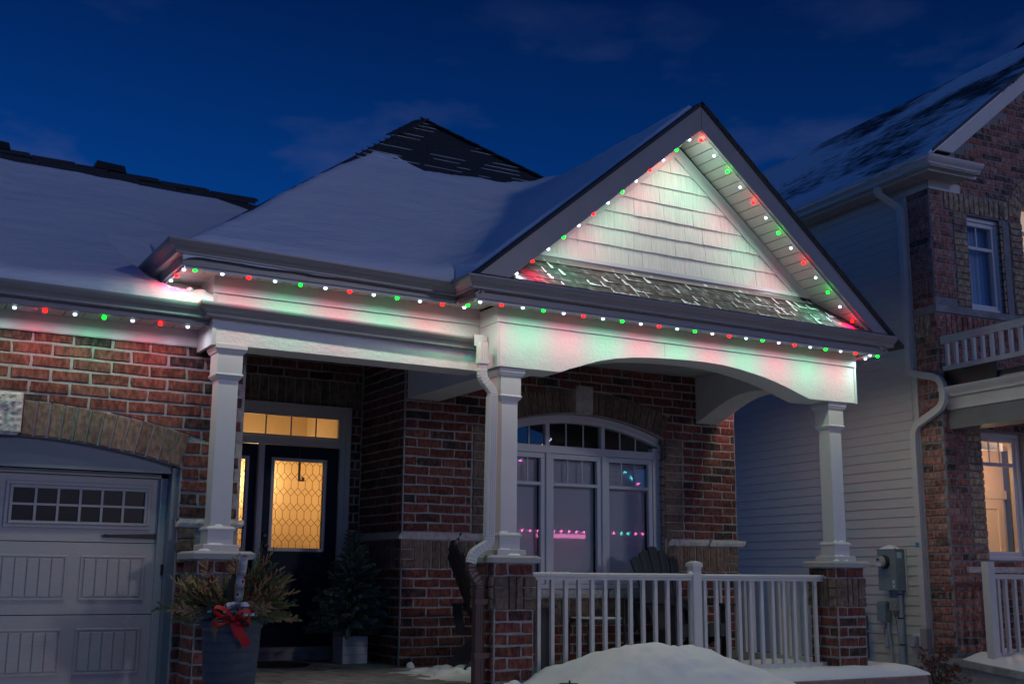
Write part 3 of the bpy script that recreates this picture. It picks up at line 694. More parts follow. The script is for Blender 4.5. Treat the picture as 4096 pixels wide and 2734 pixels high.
for sg in (-1, 1):                                            # hip caps
    hp = AP; e = (E0 if sg < 0 else E1); d = (e-AP); nn = int(d.length/.2)
    for k in range(5 if sg < 0 else 14):
        a = AP+d*(k*.2/d.length); b = AP+d*((k*.2+.215)/d.length); MB().bar(a+V3((0, 0, .012)), b+V3((0, 0, .02)), .17, .014, (0, 0, 1)).build('hip_cap', SHINGD, house)
# ---- snow on the main slope running into the gable valley
def smax(a, b, k=.22): h = max(k-abs(a-b), 0)/k; return max(a, b)+h*h*k*.25
SNL = [(1.9, 8.03), (4.30, 10.40), (4.515, 10.42), (4.63, 10.30), (4.73, 10.15), (5.2, 10.16), (5.7, 10.24), (6.25, 10.37), (6.5, 10.42)]
def snl(x):
    for (a, b), (c_, d) in zip(SNL, SNL[1:]):
        if a <= x <= c_: return b+(d-b)*(x-a)/(c_-a)
    return SNL[-1][1]
def zsnow(x, y):
    m_ = 2.25+.8*(y-8.04)+.085; g_ = RZ-gs*(GX-x)+.03
    return smax(m_, g_, .35)+.03*noise2(x*1.1, y*1.1, 1)+.010*noise2(x*4, y*6, 2)+.006*noise2(x*3+y*2, y*19, 8)+.004*noise2(x*17, y*21, 12)
xs = [1.93+i*(4.06-1.93)/46 for i in range(47)]; ys_n = 60
def sheet(xs, ylo, yhi, nj, z, name, par, m=SNOW, zmin=-9):
    mb = MB(); vs = []; nx = len(xs)
    for j in range(-1, nj+2):
        for x in xs:
            a, b = ylo(x), yhi(x); t = min(max(j, 0), nj)/nj; y = a+(b-a)*t
            zz = z(x, y); tp = min(1, 1) if nj > 3 else 1
            ex_ = min(1, (y-a)/.09+.15); ey_ = min(1, (b-y)/.16+.05)
            zz -= .05*(1-min(1, ex_))**2 + .06*(1-min(1, ey_))**2
            if j < 0 or j > nj: zz = max(zz-.11, zmin)
            zz = max(zz, zmin)
            vs.append((x, y, zz))
    nj2 = nj+3
    mb.add(vs, [(j*nx+i, j*nx+i+1, (j+1)*nx+i+1, (j+1)*nx+i) for j in range(nj2-1) for i in range(nx-1)])
    return mb.build(name, m, par, smooth=True)
rsn = random.Random(8)
edge = lambda x: .03*noise2(x*6, 3.3, 4)+.015*noise2(x*19, 1.3, 4)
sheet(xs, lambda x: 8.03+.3*0, lambda x: max(snl(x)+edge(x)*.5, 8.06), ys_n, zsnow, 'roof_snow', house)
xs2 = [4.06+i*(6.32-4.06)/70 for i in range(71)]
sheet(xs2, lambda x: 7.80 if x > 4.16 else 7.80+.26*(4.16-x)/.1, lambda x: snl(x)+edge(x), 80, lambda x, y: zsnow(x, y)-.03*max(0, 1-(y-7.72)/.12)*(.6+.8*noise2(x*9, y*4, 6)) , 'roof_snow', house)
# ---- garage roof
gp = .55; gE = (8.44, 1.95); gR = 12.25
zr = lambda x: 4.075+.033*(3.33-x)
MB().add([(-1.5, gE[0], gE[1]), (2.3, gE[0], gE[1]), (6.5, 9.3, 2.4), (3.33, gR, zr(3.33)), (-1.5, gR, zr(-1.5)), (6.3, 15.3, 2.4), (-1.5, 16, 2.2)], [(0, 1, 2, 3, 4), (3, 2, 5), (4, 3, 5, 6)]).build('garage_roof', SHINGD, house)
def zg(x, y): return gE[1]+(y-gE[0])*(zr(x)-gE[1])/(gR-gE[0])+.115+.028*noise2(x*1.3, y*1.3, 9)+.008*noise2(x*5, y*6, 9)+.006*noise2(x*3+y, y*16, 8)
xg = [-1.5+i*(2.25+1.5)/60 for i in range(61)]+[2.255]
xg = sorted(set(xg+[1.64+i*.012 for i in range(50)]))
def gshape(x, y):
    z = zg(x, y)
    # wind scoop under the higher eave
    if x > 1.66:
        c_ = CV[-1][1]
        for (p, q), (p2, q2) in zip(CV, CV[1:]):
            if p <= x <= p2: c_ = q+(q2-q)*(x-p)/(p2-p)
        base = gE[1]+(y-gE[0])*(zr(x)-gE[1])/(gR-gE[0])
        zz = min(z, max(c_+.10*(y-8.5)+.008*noise2(x*14, y*14, 4), base+.03+.012*noise2(x*9, y*9, 5))); f_ = max(0, min(1, (9.5-y)/.6)); z = zz*f_+z*(1-f_)
    return z
CV = [(1.60, 2.6), (1.70, 2.32), (1.739, 2.246), (1.771, 2.205), (1.80, 2.148), (1.865, 2.084), (1.95, 2.054), (2.1, 2.046), (2.187, 2.058), (2.25, 2.035)]
sheet(xg, lambda x: 8.37+.012*noise2(x*7, 2, 3), lambda x: 11.55+.07*noise2(x*1.7, 7, 4), 90, gshape, 'roof_snow', house, SNOW, 1.935)
xg2 = [2.0+i*(4.8-2.0)/24 for i in range(25)]
sheet(xg2, lambda x: 8.95, lambda x: max(9.2, 11.55+.07*noise2(x*1.7, 7, 4)-max(0, x-3.1)*.9), 46, lambda x, y: zg(x, y)-.004, 'roof_snow', house)
rs = random.Random(6)
for k in range(6):                                            # bare shingle courses below the garage ridge
    y0 = gR-(k+1)*.115; x = -1.5
    while x < 3.4:
        w = rs.uniform(.25, .6); z = lambda y: gE[1]+(y-gE[0])*(zr(x)-gE[1])/(gR-gE[0])
        if rs.random() < .93: MB().add([(x, y0, z(y0)+.03), (x+w-.01, y0, z(y0)+.03), (x+w-.01, y0+.125, z(y0+.125)+.012), (x, y0+.125, z(y0+.125)+.012), (x, y0, z(y0)), (x+w-.01, y0, z(y0))], [(0, 1, 2, 3), (0, 4, 5, 1)]).build('roof_shingle', SHINGD, house)
        x += w
for x0, x1 in ((1.96, 2.28), (.90, 1.15)): MB().loft([[(x0, gR-.12, zr(x0)-.02), (x1, gR-.12, zr(x1)-.02), (x1, gR+.12, zr(x1)-.02), (x0, gR+.12, zr(x0)-.02)], [(x0+.02, gR-.10, zr(x0)+.065), (x1-.02, gR-.10, zr(x1)+.06), (x1-.02, gR+.1, zr(x1)+.06), (x0+.02, gR+.1, zr(x0)+.065)]]).build('ridge_vent', BLACK, house)
# clumpy snow in the corner beside the higher eave
cl_ = MB(); rs = random.Random(3)
for i in range(26):
    x = rs.uniform(2.02, 2.27); y = 8.40+rs.uniform(0, .12); z = 2.03+rs.uniform(-.03, .012); r = rs.uniform(.008, .02)
    cl_.lathe((x, y, z), [(.001, -r), (r*.8, -r*.6), (r, 0), (r*.7, r*.6), (.001, r*.9)], 8)
cl_.build('snow_lump', SNOW, house, smooth=True)
# ---- house body so nothing shines through
MB().box(-1.2, 2.4, GY+.6, 16, -1.3, 1.8).build('garage_core', BLACK, house)
# ================================================================== GARAGE DOOR
gd = thing('garage_door', 'grey panelled garage door with small dark panes under the brick arch', 'garage door')
DY = 9.0; DX1 = 2.10
mb = MB()
for z0, z1 in ((.215, .69), (-.297, .209), (-.81, -.303), (-1.33, -.816)): MB().box(-.30, DX1, DY, DY+.05, z0, z1).build('door_section', GDOOR, gd)
# window frame, muntins, panes
def frame(mb, x0, x1, z0, z1, y, w, d): mb.box(x0, x1, y-d, y, z1-w, z1).box(x0, x1, y-d, y, z0, z0+w).box(x0, x0+w, y-d, y, z0+w, z1-w).box(x1-w, x1, y-d, y, z0+w, z1-w); return mb
def gwin(off):
    f = frame(frame(MB(), 1.03+off, 2.045+off, .307, .636, DY, .028, .014), 1.058+off, 2.017+off, .335, .608, DY, .022, .024)
    o = f.build('window_frame', GDOOR, gd, bevel=.004)
    MB().box(1.075+off, 1.998+off, DY-.004, DY-.001, .352, .590).build('pane_backing', BLACK, o)
    g = MB(); pw_ = (1.995-1.082)/6
    for i in range(6):
        for j in range(2):
            x0 = 1.08+off+i*pw_; z0 = .357+j*.117
            MB().box(x0+.008, x0+pw_-.008, DY-.007, DY-.0045, z0+.005, z0+.106).build('pane', DGLASS, o)
    for i in range(1, 6): g.box(1.08+off+i*pw_-.009, 1.08+off+i*pw_+.009, DY-.020, DY-.003, .355, .588)
    g.box(1.08+off, 1.995+off, DY-.019, DY-.003, .464, .480); g.build('muntin', GDOOR, o)
gwin(0); gwin(-1.05)
def dpanel(x0, x1, z0, z1):
    o = frame(MB(), x0, x1, z0, z1, DY, .016, .008).build('raised_panel', GDOOR, gd, bevel=.003)
    n = 5; w = (x1-x0-.05)/n
    for i in range(n): MB().box(x0+.025+i*w+.003, x0+.025+(i+1)*w-.003, DY-.009, DY, z0+.026, z1-.026).build('bead_board', GDOOR, o, bevel=.003)
for off in (0, -.549, -1.098):
    for z0, z1 in ((-.2, .118), (-.715, -.395), (-1.22, -.905)): dpanel(1.573+off, 2.03+off, z0, z1)
mb = MB().prism([(1.745, DY-.008, .25), (2.095, DY-.008, .242), (2.095, DY-.008, .282), (1.745, DY-.008, .27)], (0, .007, 0)); mb.prism([(1.70, DY-.008, .26), (1.725, DY-.008, .247), (1.745, DY-.008, .249), (1.757, DY-.008, .26), (1.745, DY-.008, .273), (1.725, DY-.008, .274)], (0, .007, 0)); mb.build('strap_hinge', BLACK, gd)
MB().box(2.135, 2.152, DY-.06, DY-.01, -.02, .06).build('latch_bracket', BLACK, gd)
MB().box(2.102, 2.150, DY-.045, DY+.04, -1.33, .72).build('door_stop', GDOOR, gd); MB().box(-.35, 2.150, DY-.045, DY+.04, .692, .722).build('door_stop', GDOOR, gd)
MB().box(2.152, 2.206, GY+.03, DY+.05, -1.33, .765).build('jamb', JAMB, gd)
n = 24; MB().prism([(-.3, GY+.06, .725)]+[(2.15, GY+.06, .725)]+[(2.15-2.45*i/n, GY+.06, min(.955, AZ+math.sqrt(AR0**2-(2.15-2.45*i/n-AX)**2)+.004)) for i in range(n+1)], (0, .04, 0)).build('arched_header', JAMB, gd)
MB().box(-.3, 2.15, GY+.045, GY+.06, .722, .745).build('header_lip', JAMB, gd)
# ================================================================== FRONT DOORS
fd = thing('front_door', 'navy double front door with amber leaded glass and a grey transom frame', 'door')
Y = EY
fb = MB(); fb.box(4.392, 4.484, Y-.03, Y+.08, -.80, 1.655).box(2.60, 4.392, Y-.03, Y+.08, 1.56, 1.655).box(2.60, 4.392, Y-.03, Y+.08, 1.252, 1.33).box(2.60, 2.70, Y-.03, Y+.08, -.8, 1.56); fb.build('door_frame', TRIM, fd, bevel=.004)
MB().box(4.44, 4.497, Y-.05, Y-.031, -.8, 1.67).box(2.60, 4.44, Y-.05, Y-.031, 1.628, 1.67).build('brick_mould', TRIM, fd, bevel=.003)
MB().box(2.70, 4.392, Y-.02, Y-.005, 1.333, 1.352).box(2.70, 4.392, Y-.02, Y-.005, 1.54, 1.559).box(4.372, 4.391, Y-.02, Y-.005, 1.352, 1.54).build('transom_sash', TRIM, fd)
MB().box(2.70, 4.372, Y+.01, Y+.014, 1.352, 1.54).build('transom_glass', GLASS, fd)
for x in (3.35, 3.611, 3.872, 4.133, 3.09, 2.83): MB().box(x-.006, x+.006, Y+.0, Y+.009, 1.352, 1.54).build('transom_muntin', TRIM, fd)
MB().box(3.538, 3.600, Y-.045, Y+.02, -.69, 1.25).build('astragal', TRIM, fd, bevel=.006)
def leaf(x0, x1, g0, g1, knobx):
    lf = MB().box(x0, g0-.02, Y, Y+.045, -.69, 1.248).box(g1+.02, x1, Y, Y+.045, -.69, 1.248).box(g0-.02, g1+.02, Y, Y+.045, 1.11, 1.248).box(g0-.02, g1+.02, Y, Y+.045, -.69, .225).build('door_leaf', NAVY, fd)
    frame(MB(), g0-.034, g1+.05, .212, 1.126, Y, .034, .014).build('glass_frame', TRIM, lf, bevel=.005)
    MB().box(g0-.005, g1+.02, Y+.012, Y+.020, .24, 1.095).build('leaded_glass', OBSC, lf)
    cm = MB(); wx, wz = .0735, .150; yl = Y+.008                 # came: stretched hexagons joined by small diamonds
    def ln(a, b):
        a, b = list(a), list(b)
        if a[0] > b[0]: a, b = b, a
        X0, X1, Z0, Z1 = g0, g1+.015, .243, 1.092
        for lo, hi, ax in ((X0, X1, 0), (Z0, Z1, 1)):
            for p, q in ((a, b), (b, a)):
                for lim, sg in ((lo, 1), (hi, -1)):
                    if (p[ax]-lim)*sg < 0:
                        if (q[ax]-lim)*sg <= 0: return
                        k = (lim-p[ax])/(q[ax]-p[ax]); p[:] = [p[0]+(q[0]-p[0])*k, p[1]+(q[1]-p[1])*k]
        cm.bar((a[0], yl, a[1]), (b[0], yl, b[1]), .0032, .004, (0, 1, 0))
    for i in range(-1, 9):
        for j in range(-1, 8):
            x = g0+.035+i*wx; z = .235+j*wz
            ln((x, z), (x, z+.070)); ln((x, z+.070), (x-wx, z+wz)); ln((x, z+.070), (x+wx, z+wz))
    cm.build('lead_came', BLACK, lf, kind='stuff')
    for a, b in ((g0-.02, (g0+g1)/2-.02), ((g0+g1)/2+.03, g1+.04)): frame(MB(), a, b, -.52, .02, Y, .018, .006).build('door_panel', NAVY, lf, bevel=.003)
    MB().lathe((0, 0, 0), [(.028, -.006), (.030, .0), (.014, .008), (.012, .03), (.026, .042), (.030, .055), (.022, .07), (.001, .073)], 16)
    return lf
lr = leaf(3.602, 4.388, 3.716, 4.212, 3.645); leaf(2.72, 3.536, 2.93, 3.410, 3.5)
k = MB().lathe((0, 0, 0), [(.030, -.006), (.030, .006), (.014, .010), (.012, .035), (.026, .046), (.031, .060), (.022, .074), (.001, .077)], 16).build('door_knob', BLACK, lr, smooth=True); k.location = (3.646, Y-.002, .262); k.rotation_euler.x = math.pi/2
k = MB().lathe((0, 0, 0), [(.030, -.004), (.030, .012), (.018, .02), (.001, .021)], 16).build('deadbolt', BLACK, lr); k.location = (3.646, Y-.002, .36); k.rotation_euler.x = math.pi/2
MB().box(2.6, 4.49, Y-.09, Y+.06, -.735, -.692).build('threshold', FASC, fd)
MB().box(2.6, 4.6, Y-.07, Y+.05, -.815, -.737).build('door_step', CONC, fd)
wh = thing('wreath_hanger', 'bare dark wreath hook hung over the front door leaf', 'hook')
MB().box(3.962, 3.985, Y-.006, Y-.001, .93, 1.24).box(3.962, 3.985, Y-.012, Y-.0065, .90, .945).box(3.962, 4.02, Y-.03, Y-.0125, .90, .915).box(3.998, 4.02, Y-.03, Y-.0125, .9155, .94).build('hook_strap', BLACK, wh)
# lit hall behind the doors
hl = MB().box(2.3, 4.9, 13.6, 13.7, -.9, 2.16).box(2.2, 2.3, 11.42, 13.6, -.9, 2.16).box(4.9, 5.0, 11.42, 13.6, -.9, 2.16).box(2.3, 4.9, 11.42, 13.6, 2.08, 2.16).box(2.3, 4.9, 11.42, 13.6, -.9, -.82).build('hall', WARMW, house)
for x0, x1, z1 in ((3.1, 3.35, 1.4), (4.35, 4.75, .3)): MB().box(x0, x1, 13.2, 13.55, -.82, z1).build('hall_furniture', DOORW, house)
def lamp(name, loc, e, col, r=.12):
    l = bpy.data.lights.new(name, 'POINT'); l.energy = e; l.color = col; l.shadow_soft_size = r
    return link(name, l, None, loc)
lamp('hall_lamp', (4.12, 13.2, 1.05), 20, (1, .64, .29), .10); 
# ================================================================== ARCHED WINDOW
aw = thing('arched_window', 'white three light window with an arched top reflecting coloured lights', 'window')
WY = 10.262
def arcz(x, R): return WZ+math.sqrt(R*R-(x-WX)**2)
def ring(R0, R1, xa, xb, ya, yb, n=26):
    X = [xa+(xb-xa)*i/n for i in range(n+1)]
    return [[(x, ya, arcz(x, R0)), (x, yb, arcz(x, R0)), (x, yb, arcz(x, R1)), (x, ya, arcz(x, R1))] for x in X]
fm = MB().loft(ring(2.858, 2.937, 5.62, 7.71, WY-.03, WY+.06)); fm.box(5.62, 5.71, WY-.03, WY+.06, -.13, 1.36).box(7.62, 7.71, WY-.03, WY+.06, -.13, 1.36).box(5.71, 7.62, WY-.03, WY+.06, -.13, -.085).box(5.71, 7.62, WY-.03, WY+.06, 1.235, 1.315)
for x in (6.292, 6.982): fm.box(x-.024, x+.024, WY-.02, WY+.05, 1.315, arcz(x, 2.86)).box(x-.026, x+.026, WY-.035, WY+.05, -.085, 1.235)
fm.build('window_frame', PVC, aw, bevel=.004)
MB().loft(ring(2.90, 2.945, 5.605, 7.725, WY-.05, WY-.031)).box(5.60, 5.64, WY-.05, WY-.031, -.13, 1.45).box(7.69, 7.73, WY-.05, WY-.031, -.13, 1.45).build('brick_mould', PVC, aw)
for a, b in ((5.71, 6.266), (6.318, 6.956), (7.008, 7.62)):
    s_ = frame(MB(), a, b, -.083, 1.233, WY+.03, .052, .045); s_.box(a+.052, b-.052, WY-.015, WY+.03, .903, .938); so_ = s_.build('sash', PVC, aw, bevel=.004)
    MB().box(a+.05, b-.05, WY+.012, WY+.016, -.033, .905).build('lower_pane', GLASS, so_); MB().box(a+.05, b-.05, WY+.012, WY+.016, .936, 1.183).build('upper_pane', GLASS, so_)
    for k in (1, 2): x = a+.05+(b-a-.1)*k/3; MB().box(x-.006, x+.006, WY+.0, WY+.011, .938, 1.182).build('muntin', PVC, so_)
    nb = 46
    for i in range(nb): z = -.03+i*1.21/nb; MB().obox(((a+b)/2, WY+.075, z+.013), ((b-a)/2-.045, 0, 0), (0, .0060, .0142), (0, -.0008, .0004)).build('blind_slat', BLIND, so_)
for a, b in ((5.71, 6.266), (6.318, 6.956), (7.008, 7.62)):
    X = [a+(b-a)*i/8 for i in range(9)]
    MB().prism([(x, WY+.012, arcz(x, 2.86)) for x in X]+[(b, WY+.012, 1.315), (a, WY+.012, 1.315)], (0, .004, 0)).build('arched_pane', GLASS, aw)
    for k in (1, 2):
        x = a+(b-a)*k/3; MB().box(x-.006, x+.006, WY+0, WY+.011, 1.315, arcz(x, 2.862)).build('muntin', PVC, aw)
MB().box(5.4, 7.95, WY+.11, WY+.9, -.3, -.25).box(5.4, 7.95, WY+.9, WY+1.0, -.3, 2.1).box(5.4, 7.95, WY+.11, WY+.9, 2.05, 2.1).box(5.35, 5.4, WY+.11, WY+1, -.3, 2.1).box(7.95, 8.0, WY+.11, WY+1, -.3, 2.1).build('dim_room', CHAIR, house)

# ================================================================== COLOURED EAVE LIGHTS
TRACK = mat('light_track', (.62, .62, .63), .35)
LENS = {}
for k in 'wrg': LENS[k] = MB().lathe((0, 0, 0), [(.001, -.0165), (.009, -.0145), (.0140, -.008), (.0145, .0), (.0145, .002)], 12).mesh('bulb', LEDM[k], True)
AL = {}
def led_run(label, pts, cols, down=(0, 0, -1), track=None, group='strings of coloured eave lights'):
    t = thing('light_string', label, 'string lights', group)
    if track: track.build('track', TRACK, t)
    d = V3(down).normalized(); q = d.to_track_quat('-Z', 'Y').to_euler()
    for p, c_ in zip(pts, cols):
        b = link('bulb', LENS[c_], t, V3(p)+d*.006); b.rotation_euler = q
        if c_ not in AL:
            a = bpy.data.lights.new('led_'+c_, 'AREA'); a.shape = 'DISK'; a.size = .005; a.energy = LEDP[c_]; a.color = LEDC[c_]; AL[c_] = a
        l = link('led', AL[c_], b, (0, 0, -.0185))
    return t
def seq(p, q, n): return [V3(p)+(V3(q)-V3(p))*i/(n-1) for i in range(n)]
cyc = lambda s, n: [s[i % len(s)] for i in range(n)]
led_run('row of lights under the eave over the garage, beside the round soffit lamp', seq((.727, 8.512, 1.788), (2.116, 8.520, 1.788), 8), 'gwrwgwrw', track=MB().box(.3, 2.258, 8.4955, 8.503, 1.792, 1.822).box(.3, 2.258, 8.503, 8.525, 1.80, 1.81))
led_run('short row of lights on the left return of the upper eave, by the snow drift', [(1.969, 8.14, 2.118), (1.969, 8.345, 2.118), (1.97, 8.51, 2.118), (1.968, 8.69, 2.118)], 'wrwg', track=MB().box(1.9585, 1.964, 8.11, 9.3, 2.112, 2.15).box(1.964, 1.985, 8.11, 9.3, 2.128, 2.138))
led_run('row of lights along the left front eave from the corner to the gable', seq((2.042, 8.115, 2.118), (4.205, 8.125, 2.110), 12), 'gwrwgwrwgwrw', track=MB().box(1.97, 4.13, 8.1005, 8.106, 2.110, 2.15).box(1.99, 4.13, 8.106, 8.13, 2.126, 2.136))
led_run('single green light on the side return where the gable eave steps forward', [(4.172, 8.0, 2.10)], 'g', track=MB().box(4.1505, 4.156, 7.85, 8.08, 2.092, 2.13).box(4.156, 4.18, 7.85, 8.08, 2.108, 2.118))
led_run('long row of lights under the gutter below the gable and over the arch', seq((4.19, 7.828, 2.094), (8.42, 7.828, 2.094), 23), cyc('wrwg', 23), track=MB().box(4.16, 8.54, 7.8105, 7.816, 2.088, 2.128).box(4.18, 8.52, 7.816, 7.84, 2.105, 2.115))
led_run('lights on the right return of the porch eave, front pair peeping out, the rest unseen and added to light the neighbour siding', [(8.522, 7.83, 2.094), (8.522, 7.985, 2.094)]+[(8.522, 8.18+.2*i, 2.094) for i in range(12)], 'gw'+'rwgw'*3, track=MB().box(8.5345, 8.5398, 7.85, 10.6, 2.088, 2.128).box(8.505, 8.534, 7.85, 10.6, 2.108, 2.118))  # bulbs running back along the side are unseen, added to brighten the siding
a_ = math.atan(.82)
trk = lambda s: MB().prism([(GX+s*.02, RY+.0355, 3.893), (GX+s*2.10, RY+.0355, 3.893-2.08*.82), (GX+s*2.10, RY+.0355, 3.930-2.08*.82), (GX+s*.02, RY+.0355, 3.930)], (0, .006, 0)).prism([(GX+s*.02, RY+.042, 3.916), (GX+s*2.10, RY+.042, 3.916-2.08*.82), (GX+s*2.10, RY+.042, 3.925-2.08*.82), (GX+s*.02, RY+.042, 3.925)], (0, .028, 0))
led_run('row of lights up the left slope of the gable, seen edge on behind the board', seq((4.475, 7.768, 2.346), (6.24, 7.768, 3.812), 13), cyc('wrwg', 13), (math.sin(a_), 0, -math.cos(a_)), trk(-1))
led_run('row of lights down the right slope of the gable in front of the grooved soffit', seq((6.384, 7.772, 3.835), (8.150, 7.772, 2.383), 13), cyc('rwgw', 13), (-math.sin(a_), 0, -math.cos(a_)), trk(1))
sl2 = thing('soffit_lamp', 'round white recessed lamp between two lights in the garage soffit', 'soffit light')
MB().lathe((1.02, 8.60, 1.806), [(.062, 0), (.068, -.006), (.062, -.012), (.05, -.010), (.045, -.004), (.001, -.003)], 24).build('trim_ring', PVC, sl2, smooth=True)

# ================================================================== DOWNSPOUT
ds = thing('downspout', 'white and brown ribbed downspout beside the middle porch column', 'downspout')
def pipe(pts, w, d, name, m, parent, ribs=True, side=(1, 0, 0)):
    """rectangular leader pipe with a ribbed face; pts are centre points, cross-section stays square to the path"""
    P = [V3(p) for p in pts]; rings = []; sd = V3(side)
    pr = [(-.5, -.38), (-.38, -.5), (-.30, -.5), (-.26, -.44), (-.18, -.44), (-.14, -.5), (-.04, -.5), (0, -.44), (.06, -.44), (.10, -.5), (.20, -.5), (.24, -.44), (.30, -.44), (.34, -.5), (.38, -.5), (.5, -.38), (.5, .5), (-.5, .5)] if ribs else [(-.5, -.5), (.5, -.5), (.5, .5), (-.5, .5)]
    for i, p in enumerate(P):
        t = (P[min(i+1, len(P)-1)]-P[max(i-1, 0)]).normalized(); f = t.cross(sd)
        if f.y < 0 and abs(f.y) > .3: f = -f
        s2 = f.cross(t); s2 = s2 if s2.dot(sd) > 0 else -s2
        f = f.normalized(); s2 = s2.normalized()
        rings.append([p+s2*(a*w)+f*(b*d) for a, b in pr])
    return MB().loft(rings).build(name, m, parent, bevel=0)
def crimp(pts, w, d, name, m, parent, n=22):
    """crinkled elbow: the path is resampled and every other ring pinched"""
    P = [V3(p) for p in pts]; Q = []
    for k in range(n+1):
        t = k/n*(len(P)-1); i = min(int(t), len(P)-2); u = t-i
        p0, p1, p2, p3 = P[max(i-1, 0)], P[i], P[i+1], P[min(i+2, len(P)-1)]
        Q.append(.5*((2*p1)+(-p0+p2)*u+(2*p0-5*p1+4*p2-p3)*u*u+(-p0+3*p1-3*p2+p3)*u**3))
    rings = []
    for i, p in enumerate(Q):
        t = (Q[min(i+1, n)]-Q[max(i-1, 0)]).normalized(); f = V3((0, 1, 0)); s2 = f.cross(t).normalized(); f = t.cross(s2).normalized()
        k = 1 if i % 2 == 0 else .93
        rings.append([p+s2*(a*w*k)+f*(b*d*k) for a, b in ((-.5, -.4), (-.4, -.5), (.4, -.5), (.5, -.4), (.5, .4), (.4, .5), (-.4, .5), (-.5, .4))])
    return MB().loft(rings).build(name, m, parent)
dy = 8.12; dx0 = 4.372
pipe([(dx0, dy, 1.83), (dx0, dy, 1.66)], .078, .058, 'pipe', WHITE, ds)
MB().box(dx0-.045, dx0+.045, dy-.036, dy+.03, 1.655, 1.69).build('pipe_strap', WHITE, ds)
crimp([(dx0, dy, 1.665), (dx0, dy, 1.58), (dx0+.012, dy, 1.535), (dx0+.068, dy, 1.47), (dx0+.093, dy, 1.435), (dx0+.093, dy, 1.395)], .074, .056, 'elbow', WHITE, ds, 26)
pipe([(4.466, dy, 1.40), (4.453, dy, .30)], .080, .058, 'pipe', WHITE, ds)
crimp([(4.453, dy, .32), (4.452, dy, .27), (4.435, dy, .235), (4.36, dy, .19), (4.315, dy, .155), (4.294, dy, .09)], .078, .056, 'elbow', WHITE, ds, 24)
crimp([(4.294, dy, .092), (4.296, dy, .04), (4.311, dy, .01), (4.352, dy, -.05), (4.364, dy, -.08), (4.365, dy, -.11)], .074, .054, 'elbow', BROWN, ds, 18)
pipe([(4.365, dy, -.10), (4.366, dy, -.80)], .076, .056, 'pipe', BROWN, ds); pipe([(4.366, dy-.004, -.62), (4.366, dy-.01, -1.0)], .086, .064, 'pipe', BROWN, ds)
for z in (-.20, -.60): MB().box(4.320, 4.47, dy-.034, dy+.03, z-.02, z+.02).build('pipe_strap', BROWN, ds)

# ================================================================== PORCH FLOOR, PLINTH, RAILING
pf = MB().box(2.66, 4.4, 8.32, 11.2, -1.3, -.832).box(4.4, 8.6, 8.05, 10.2, -1.3, -.832).box(4.4, 4.7, 10.2, 11.2, -1.3, -.832).build('porch_floor', CONC, kind='structure')
PVM = mat('dusted_paver', (.13, .11, .095), .85, col2=(.42, .43, .45), nscale=5, stretch=(1.2, 4, 1), bump=.4, bscale=60, detail=6)
k = 0
for i in range(10):
    y0 = 8.32+i*.29; x = 2.66-.2*(i % 2)
    while x < 4.62:
        w = .44
        if y0 < 11.15: MB().box(max(x, 2.66)+.004, min(x+w, 4.63)-.004, y0+.004, min(y0+.29, 11.19)-.004, -.832, -.820+.002*((i+k) % 2)).build('paver', PVM, pf)
        x += w; k += 1
x = 4.64
for i in range(7):
    x = 4.64-.2*(i % 2)
    while x < 8.6: MB().box(max(x, 4.63)+.004, min(x+.44, 8.58)-.004, 8.06+i*.29+.004, min(8.06+(i+1)*.29, 10.15)-.004, -.832, -.822).build('paver', PVM, pf); x += .44
rl = thing('porch_railing', 'off-white porch railing with square balusters between two brick pedestals', 'railing')
RYc = 8.225
def rail_top(x0, x1, y, z, par, ax=0):
    pr = [(-.024, -.034), (.024, -.034), (.026, -.018), (.022, -.012), (.034, -.006), (.036, .012), (.026, .022), (0, .025), (-.026, .022), (-.036, .012), (-.034, -.006), (-.022, -.012), (-.026, -.018)]
    r = [[((x, y+a, z+b) if ax == 0 else (y+a, x, z+b)) for a, b in pr] for x in (x0, x1)]
    return MB().loft(r).build('top_rail', WHITE, par)
rail_top(4.80, 6.515, RYc, .002, rl); rail_top(6.60, 8.10, RYc, .000, rl)
MB().box(4.81, 6.51, RYc-.02, RYc+.02, -.815, -.758).build('bottom_rail', WHITE, rl); MB().box(6.60, 8.08, RYc-.02, RYc+.02, -.815, -.758).build('bottom_rail', WHITE, rl)
MB().box(6.510, 6.600, RYc-.045, RYc+.045, -.84, .085).build('post', WHITE, rl, bevel=.004)
MB().loft([[(6.555-q, RYc-q, z), (6.555+q, RYc-q, z), (6.555+q, RYc+q, z), (6.555-q, RYc+q, z)] for q, z in ((.051, .082), (.053, .088), (.053, .117), (.045, .121), (.02, .134), (.001, .137))]).build('post_cap', WHITE, rl)
bm = MB().box(-.0165, .0165, -.0165, .0165, -.765, -.03).mesh('baluster', WHITE, bevel=.002)
for i in range(13): link('baluster', bm, rl, (4.966+i*.1290, RYc, 0))
for i in range(12): link('baluster', bm, rl, (6.660+i*.1300, RYc, 0))
rs = random.Random(12); m = MB()
for k in range(5): m.lathe((5.0+.06*k, RYc, .024), [(.03, 0), (.02, .005), (.001, .007)], 8)
m.lathe((6.50, RYc-.02, .02), [(.03, 0), (.018, .02), (.001, .03)], 8); m.lathe((8.09, RYc-.02, .0), [(.03, -.02), (.032, .01), (.018, .032), (.001, .04)], 8)
m.build('snow_patch', SNOW, rl, smooth=True)
r2 = thing('side_railing', 'short railing on the right side of the porch behind the front one', 'railing')
rail_top(8.42, 10.1, 8.245, .0, r2, 1); MB().box(8.225, 8.265, 8.42, 10.0, -.815, -.745).build('bottom_rail', WHITE, r2)
for i in range(12): link('baluster', bm, r2, (8.245, 8.50+i*.129, 0))

